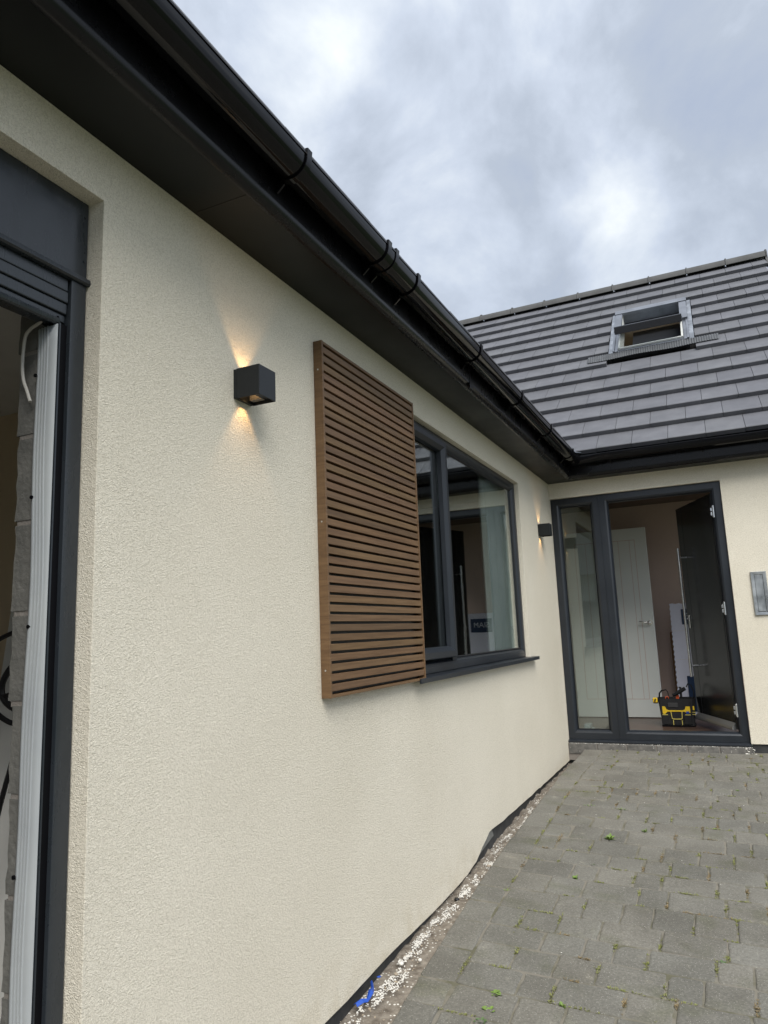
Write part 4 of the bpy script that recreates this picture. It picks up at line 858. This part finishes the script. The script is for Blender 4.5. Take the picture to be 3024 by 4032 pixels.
# ------------------------------------------------------------------ wall lamps
def lamp(y0,z0,label):
    L_=empty('wall_lamp',(0,y0+.047,z0+.05),label,'wall lamp','black cube wall lamps'); w_=.094; t=.003; x1=.1005
    q=MB(); q.box(.012,x1,y0,y0+t,z0,z0+.102); q.box(.012,x1,y0+w_-t,y0+w_,z0,z0+.102); q.box(x1-t,x1,y0+t,y0+w_-t,z0,z0+.102)
    obj('housing',q,'lamp_black',L_,bevel=.0012)
    q=MB(); q.box(.0005,.012,y0,y0+w_,z0+.002,z0+.100); obj('back_plate',q,'lamp_black',L_)
    q=MB(); q.box(.013,x1-t-.0005,y0+t+.0003,y0+w_-t-.0003,z0+.045,z0+.057); q.box(.062,x1-t-.0005,y0+t+.0003,y0+w_-t-.0003,z0+.012,z0+.045); q.box(.062,x1-t-.0005,y0+t+.0003,y0+w_-t-.0003,z0+.057,z0+.09); obj('core',q,'lamp_black',L_)
    q=MB()
    for zz in (.012,.072):
        q.box(.0135,.060,y0+t+.0006,y0+t+.022,z0+zz,z0+zz+.018); q.box(.0135,.060,y0+w_-t-.022,y0+w_-t-.0006,z0+zz,z0+zz+.018)
    obj('beam_flap',q,'lamp_inner',L_)
    q=MB(); q.box(.028,.048,y0+w_/2-.008,y0+w_/2+.008,z0+.057,z0+.0585); q.box(.028,.048,y0+w_/2-.008,y0+w_/2+.008,z0+.0435,z0+.045); obj('led',q,'led',L_)
    for up_ in (1,-1):
        ld=bpy.data.lights.new('lamp_beam','SPOT'); ld.energy=.55; ld.color=(1,.60,.26); ld.spot_size=R(74); ld.spot_blend=.55; ld.shadow_soft_size=.004
        lo=bpy.data.objects.new('lamp_beam',ld); COL.objects.link(lo); lo.parent=L_; lo.location=(.034,0,.0012+up_*.0145); lo.rotation_euler=(R(180) if up_>0 else 0,0,0)
    return L_
L1=lamp(-4.806,.770,'large looking black cube wall lamp left of the slatted screen, lit up and down')
L2=dup(L1,(0,-.57+.047,.772+.05),'black cube wall lamp in the corner beside the front door sidelight, lit up and down')

# ------------------------------------------------------------------ garage opening
gp=MB(); gp.box(-.075,-.050,GS,-5.365,.945,1.156); GO=obj('garage_head',gp,'anthracite_sheet',H,label='charcoal metal head panel over the garage opening')
q=MB(); q.prism([(-.05,GS,.945),(-.040,GS,.940),(-.038,GS,.928),(-.044,GS,.924),(-.075,GS,.924),(-.075,GS,.945)],(0,-5.350-GS,0)); obj('drip_trim',q,'anthracite_sheet',GO,bevel=.001)
for z_ in (1.115,.99):
    q=MB(); q.tube([(-.0502,-5.374,z_),(-.0475,-5.374,z_)],.004,10); obj('rivet',q,'anthracite_sheet',GO)
q=MB()
for z0,z1,x_ in ((.890,.923,-.058),(.858,.888,-.056),(.828,.8565,-.060),(.806,.827,-.066)): q.box(-.12,x_,GS+.05,-5.413,z0,z1)
q.tube([(-.070,GS+.05,.806),(-.070,-5.43,.806)],.010,10); obj('shutter_curtain',q,'anthracite_sheet',GO,bevel=.003,seg=3)
q=MB(); q.box(-.085,-.050,-5.410,-5.364,-1.45,.923); GPo=obj('guide_post',q,'anthracite_sheet',H,bevel=.0015,label='charcoal metal shutter guide post at the garage opening')
q=MB(); q.box(-.115,-.062,-5.432,-5.4105,-1.45,.80); obj('brush_seal',q,'pvc_black',GPo)
q=MB(); q.box(-.066,-.060,-5.434,-5.430,-1.45,.80); obj('guide_edge',q,'anthracite_sheet',GPo)
q=MB(); 
P_=[]; 
for i in range(13): 
    an=math.pi*.5+math.pi*i/12; P_.append((-.074+.019*math.cos(an),.792+.026*math.sin(an)))
P_+=[(-.064,.766),(-.064,.780)]+[(-.072+.007*math.cos(-math.pi*.4-math.pi*1.2*i/6),.792+.010*math.sin(-math.pi*.4-math.pi*1.2*i/6)) for i in range(7)]+[(-.064,.806),(-.064,.818)]
q.prism([(a_,-5.437,b_) for a_,b_ in P_],(0,.004,0)); obj('guide_horn',q,'pvc_black',GPo)
# white trim strip with its wavy edge
q=MB(); n=60; vs=[];
def wav(z_): return -.126+.0065*math.sin(z_*5.2+1.0)+.003*math.sin(z_*11)-.006*max(0,z_-.4)
for i in range(n+1):
    z_=-1.45+2.245*i/n; wv=wav(z_); xs_=[wv-.0,wv+.006,wv+.0065,wv+.010,wv+.0105,wv+.0165,wv+.017,wv+.0205,wv+.021,wv+.027,wv+.0275,wv+.031,wv+.0315,wv+.0375,wv+.038,wv+.042,wv+.0425,-.060]
    dd=[0,0,.0028,.0028,0,0,.0028,.0028,0,0,.0028,.0028,0,0,.0028,.0028,0,0]
    for j,(x_,d_) in enumerate(zip(xs_,dd)): vs.append((x_,-5.440-d_-.003*math.sin(z_*5.2+1)*(1-j/17),z_))
q.add(vs,[(i*18+j,i*18+j+1,(i+1)*18+j+1,(i+1)*18+j) for i in range(n) for j in range(17)])
tr=obj('white_trim',q,'upvc_white',H,smooth='auto',label='wavy white plastic trim strip beside the shutter guide'); sm_=tr.modifiers.new('s','SOLIDIFY'); sm_.thickness=.002
for z_ in (.67,.05,-.50,.36,1.0):
    if z_>.9: continue
    q=MB(); q.tube([(wav(z_)+.006,-5.4432,z_),(wav(z_)+.006,-5.447,z_)],.0048,10); obj('fixing_hole',q,'pvc_black',tr)
# blockwork jamb
js=[-1.40,-1.19,-.972,-.755,-.555,-.339,-.132,.077,.297,.515,.735,.955]; rjm=random.Random(8)
for k,(z0,z1) in enumerate(zip(js,js[1:])):
    xe=-.150-.010*(k/2)+rjm.uniform(-.006,.006)
    q=MB(); m_=7; P_=[]
    for i in range(m_+1): P_.append((xe+rjm.uniform(-.004,.004),z0+.012+(z1-z0-.012)*i/m_))
    mo_=MB(); mo_.box(xe+.006,-.116,-5.430,-5.25,z0-.002,z0+.014); obj('jamb_mortar',mo_,'mortar',H)
    P_+=[(-.118,z1),(-.118,z0+.012)]
    q.prism([(a_,-5.432,b_) for a_,b_ in P_],(0,.20,0)); obj('jamb_block',q,'block',H)
room(-4.2,-.165,-10.1,-4.3,-1.38,1.15,'garage_beige','mortar','board_white','e','garage')
gf=MB(); quad(gf,(-.165,-5.24,-1.38),(-.165,-4.3,-1.38),(-.165,-4.3,1.15),(-.165,-5.24,1.15)); quad(gf,(-.165,-10.1,-1.38),(-.165,GS,-1.38),(-.165,GS,1.15),(-.165,-10.1,1.15)); quad(gf,(-.165,GS,.93),(-.165,-5.24,.93),(-.165,-5.24,1.15),(-.165,GS,1.15)); obj('garage_front',gf,'block',H)
# leaning white sheet
def at(px,py,yp):
    Rm=co.matrix_world.to_3x3(); r=Rm@Vector(((px-1512)/2818.7,-(py-2016)/2818.7,-1)); c=Vector((1.36496,-6.62601,0)); t=(yp-c.y)/r.y; return c+r*t
A=at(96,2060,-4.40); B_=at(-46,2990,-4.75)
q=MB(); dirv=(B_-A); A2=A-dirv*.05
C_=A+dirv*1.95; Ar=Vector((-.45,A2.y,A2.z)); Cr=Vector((-.45,C_.y,C_.z)); dd_=Vector((0,.012,0))
q.add([A2,C_,Cr,Ar,A2+dd_,C_+dd_,Cr+dd_,Ar+dd_],[(0,1,2,3),(4,7,6,5),(0,4,5,1),(1,5,6,2),(2,6,7,3),(3,7,4,0)])
obj('leaning_board',q,'board_white',None,label='white board leaning against the beige wall inside the garage',cat='board')
def cable(pts,r,m,lb,cat,grp=None):
    P_=[Vector(p_) for p_ in pts]; out=[]
    for i in range(len(P_)-1):
        p0,p1,p2,p3=P_[max(i-1,0)],P_[i],P_[i+1],P_[min(i+2,len(P_)-1)]
        for k in range(8):
            t=k/8; out.append(.5*((2*p1)+(p2-p0)*t+(2*p0-5*p1+4*p2-p3)*t*t+(3*p1-p0-3*p2+p3)*t*t*t))
    out.append(P_[-1]); q=MB(); q.tube(out,r,8); return obj(cat.replace(' ','_'),q,m,None,smooth='auto',label=lb,cat=cat,group=grp)
S=lambda a_,b_: at(a_/2.213,2400+b_/2.213,-5.0)
cable([S(300,185),S(170,190),S(60,225),S(-60,300),S(-160,420)],.008,'rubber','black cable arching highest behind the block edge inside the garage','black cable','black cables hanging in the garage')
cable([S(300,400),S(155,450),S(60,560),S(15,680),S(40,790),S(140,872),S(280,900)],.010,'rubber','black cable forming the inner round loop inside the garage','black cable','black cables hanging in the garage')
cable([S(300,690),S(140,722),S(30,755),S(-60,700),S(-120,780),S(-30,900),S(60,970),S(150,1000),S(300,1010)],.0085,'rubber','black cable crossing the loop and sagging lowest on the left','black cable','black cables hanging in the garage')
cable([S(170,1100),S(100,1350),S(30,1600),S(-40,1900),S(-80,2300)],.008,'rubber','straight black cable running down to the left inside the garage','black cable','black cables hanging in the garage')
T=lambda a_,b_: at(a_/3.95,1100+b_/3.95,-5.45)
cable([T(760,440),T(715,540),T(620,670),T(470,780),T(390,920),T(350,1300),T(365,1560),T(415,1720),T(470,1900)],.0042,'cable_white','white cable curving down beside the blockwork at the top of the garage opening','white cable')
